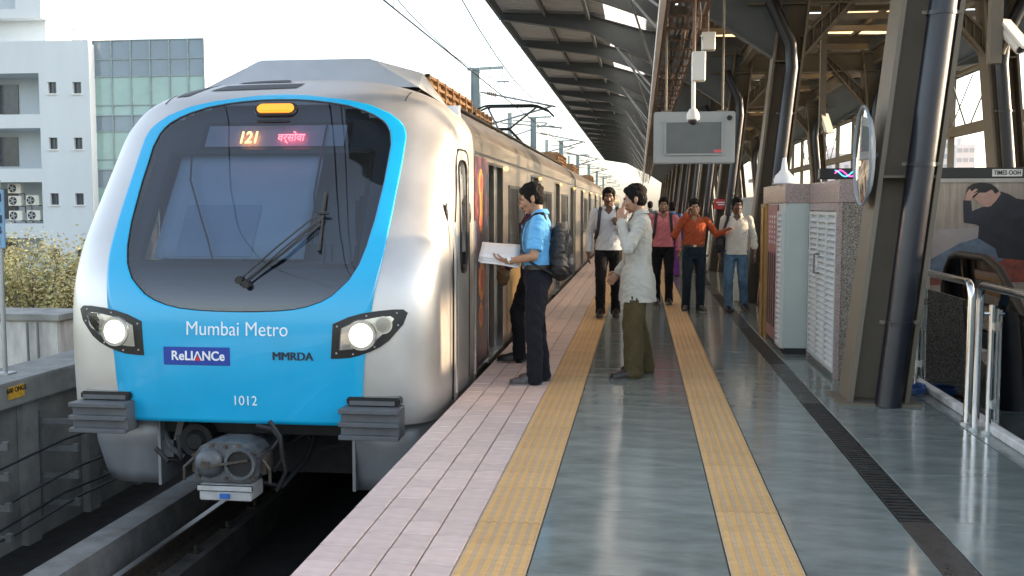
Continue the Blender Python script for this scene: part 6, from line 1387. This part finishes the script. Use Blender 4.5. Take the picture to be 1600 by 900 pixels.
# 6 orange shirt, phone
p6, V = person('man in a rust orange shirt talking on his phone', (.78, 15.0, 0), 184 * Q, 1.605,
    J=dict(elR=(.305, .02, 1.16), wrR=(.135, .085, 1.485), elL=(-.34, .0, 1.17), wrL=(-.46, .10, 1.23), kneeR=(.11, .06, .49), ankR=(.115, -.02, .085), toeR=(.15, .16, 0), ankL=(-.10, .02, .085), toeL=(-.15, .20, 0)),
    shirt=fabric('shirt_rust', (.36, .075, .030), .75, .12), pants=fabric('jeans_dark', (.014, .024, .034), .85, .2), skin=SK1, seed=17, tuck=True, shoes=M('sneaker_black', (.02, .02, .02), .55), sole=M('sneaker_sole_pale', (.30, .28, .24), .7), hands=dict(R=dict(dir=(-.35, .05, .9), palm=(-1, .1, 0), curl=.75), L=dict(dir=(-.5, .5, .4), palm=(.4, .2, -1), curl=.5)), headrot=(-6 * Q, 8 * Q, 0))
t = thing('mobile_phone', tuple(p6.location), 'dark mobile phone held to the ear of the man in orange', 'phone', rz=184 * Q); t.scale = p6.scale
q = MB(); q.box((.088, -.01, 1.53), (.099, .055, 1.655)); q.build('phone_body', m_trim, t, off=(0, 0, 0), bevel=.004); q = MB(); q.box((.0865, -.004, 1.54), (.0878, .049, 1.645)); q.build('phone_screen', m_carglass, t, off=(0, 0, 0))
# 7 white shirt and jeans
p7, V = person('smiling man in an off white shirt with rolled sleeves and blue jeans', (1.39, 15.12, 0), 176 * Q, 1.625,
    J=dict(kneeR=(.11, .10, .49), ankR=(.10, .06, .085), toeR=(.13, .24, 0), kneeL=(-.10, .04, .49), ankL=(-.13, -.13, .11), toeL=(-.17, .03, .0), elL=(-.26, -.04, 1.10), wrL=(-.27, .03, .86)),
    shirt=fabric('shirt_offwhite', (.58, .56, .50), .8, .05), pants=fabric('jeans_blue', (.085, .155, .235), .85, .28), skin=SK3, seed=19, hem=.86, rolled=True, headrot=(0, 0, 16 * Q), hands=dict(L=dict(curl=.4)), shoes=M('boot_black', (.015, .014, .013), .5))
t = thing('shoulder_bag', tuple(p7.location), 'black shoulder bag hanging beside the man in blue jeans', 'bag', rz=176 * Q); t.scale = p7.scale
q = MB(); q.ell((.255, -.03, 1.02), (.09, .14, .17), 16, 10); q.box((.19, -.14, .90), (.31, .08, 1.12)); addobj('pouch', organic(q, .009, 3, 'pouch', wrinkle(21, .005)), m_bag, t)
q = MB(); pts = [(.24, -.10, 1.14), (.15, -.10, 1.40), (.13, .0, 1.452), (.14, .10, 1.38), (.22, .09, 1.14)]
for a, b in zip(pts, pts[1:]): q.beam(a, b, .04, .01, up=(0, 1, .3))
q.build('strap', m_bag, t, off=(0, 0, 0))
# 8 walkers seen from behind, farther off
p8, V = person('person in a blue top and purple trousers walking away with a black backpack', (.70, 22.6, 0), 4 * Q, 1.60,
    J=dict(kneeL=(-.10, .12, .50), ankL=(-.10, .05, .11), toeL=(-.11, .22, .01), ankR=(.10, -.12, .10), toeR=(.11, .05, 0)), shirt=fabric('top_blue', (.06, .16, .35)), pants=fabric('trousers_purple', (.18, .04, .26)), skin=SK2, voxel=.009, seed=23, hem=.85)
backpack('black backpack of the person in purple trousers', p8, m_bag, m_bag2, 1.05)
p9, V = person('person in a grey shirt walking away far along the platform', (.30, 31.0, 0), -6 * Q, 1.66,
    J=dict(kneeL=(-.10, .12, .50), ankL=(-.10, .05, .11), toeL=(-.11, .22, .01), ankR=(.10, -.12, .10), toeR=(.11, .05, 0)), shirt=fabric('shirt_grey', (.20, .20, .21)), pants=fabric('trousers_black', (.010, .010, .012)), skin=SK2, voxel=.010, seed=29, hem=.85)

for o in list(bpy.data.objects):
    if '_wl' in o: del o['_wl']
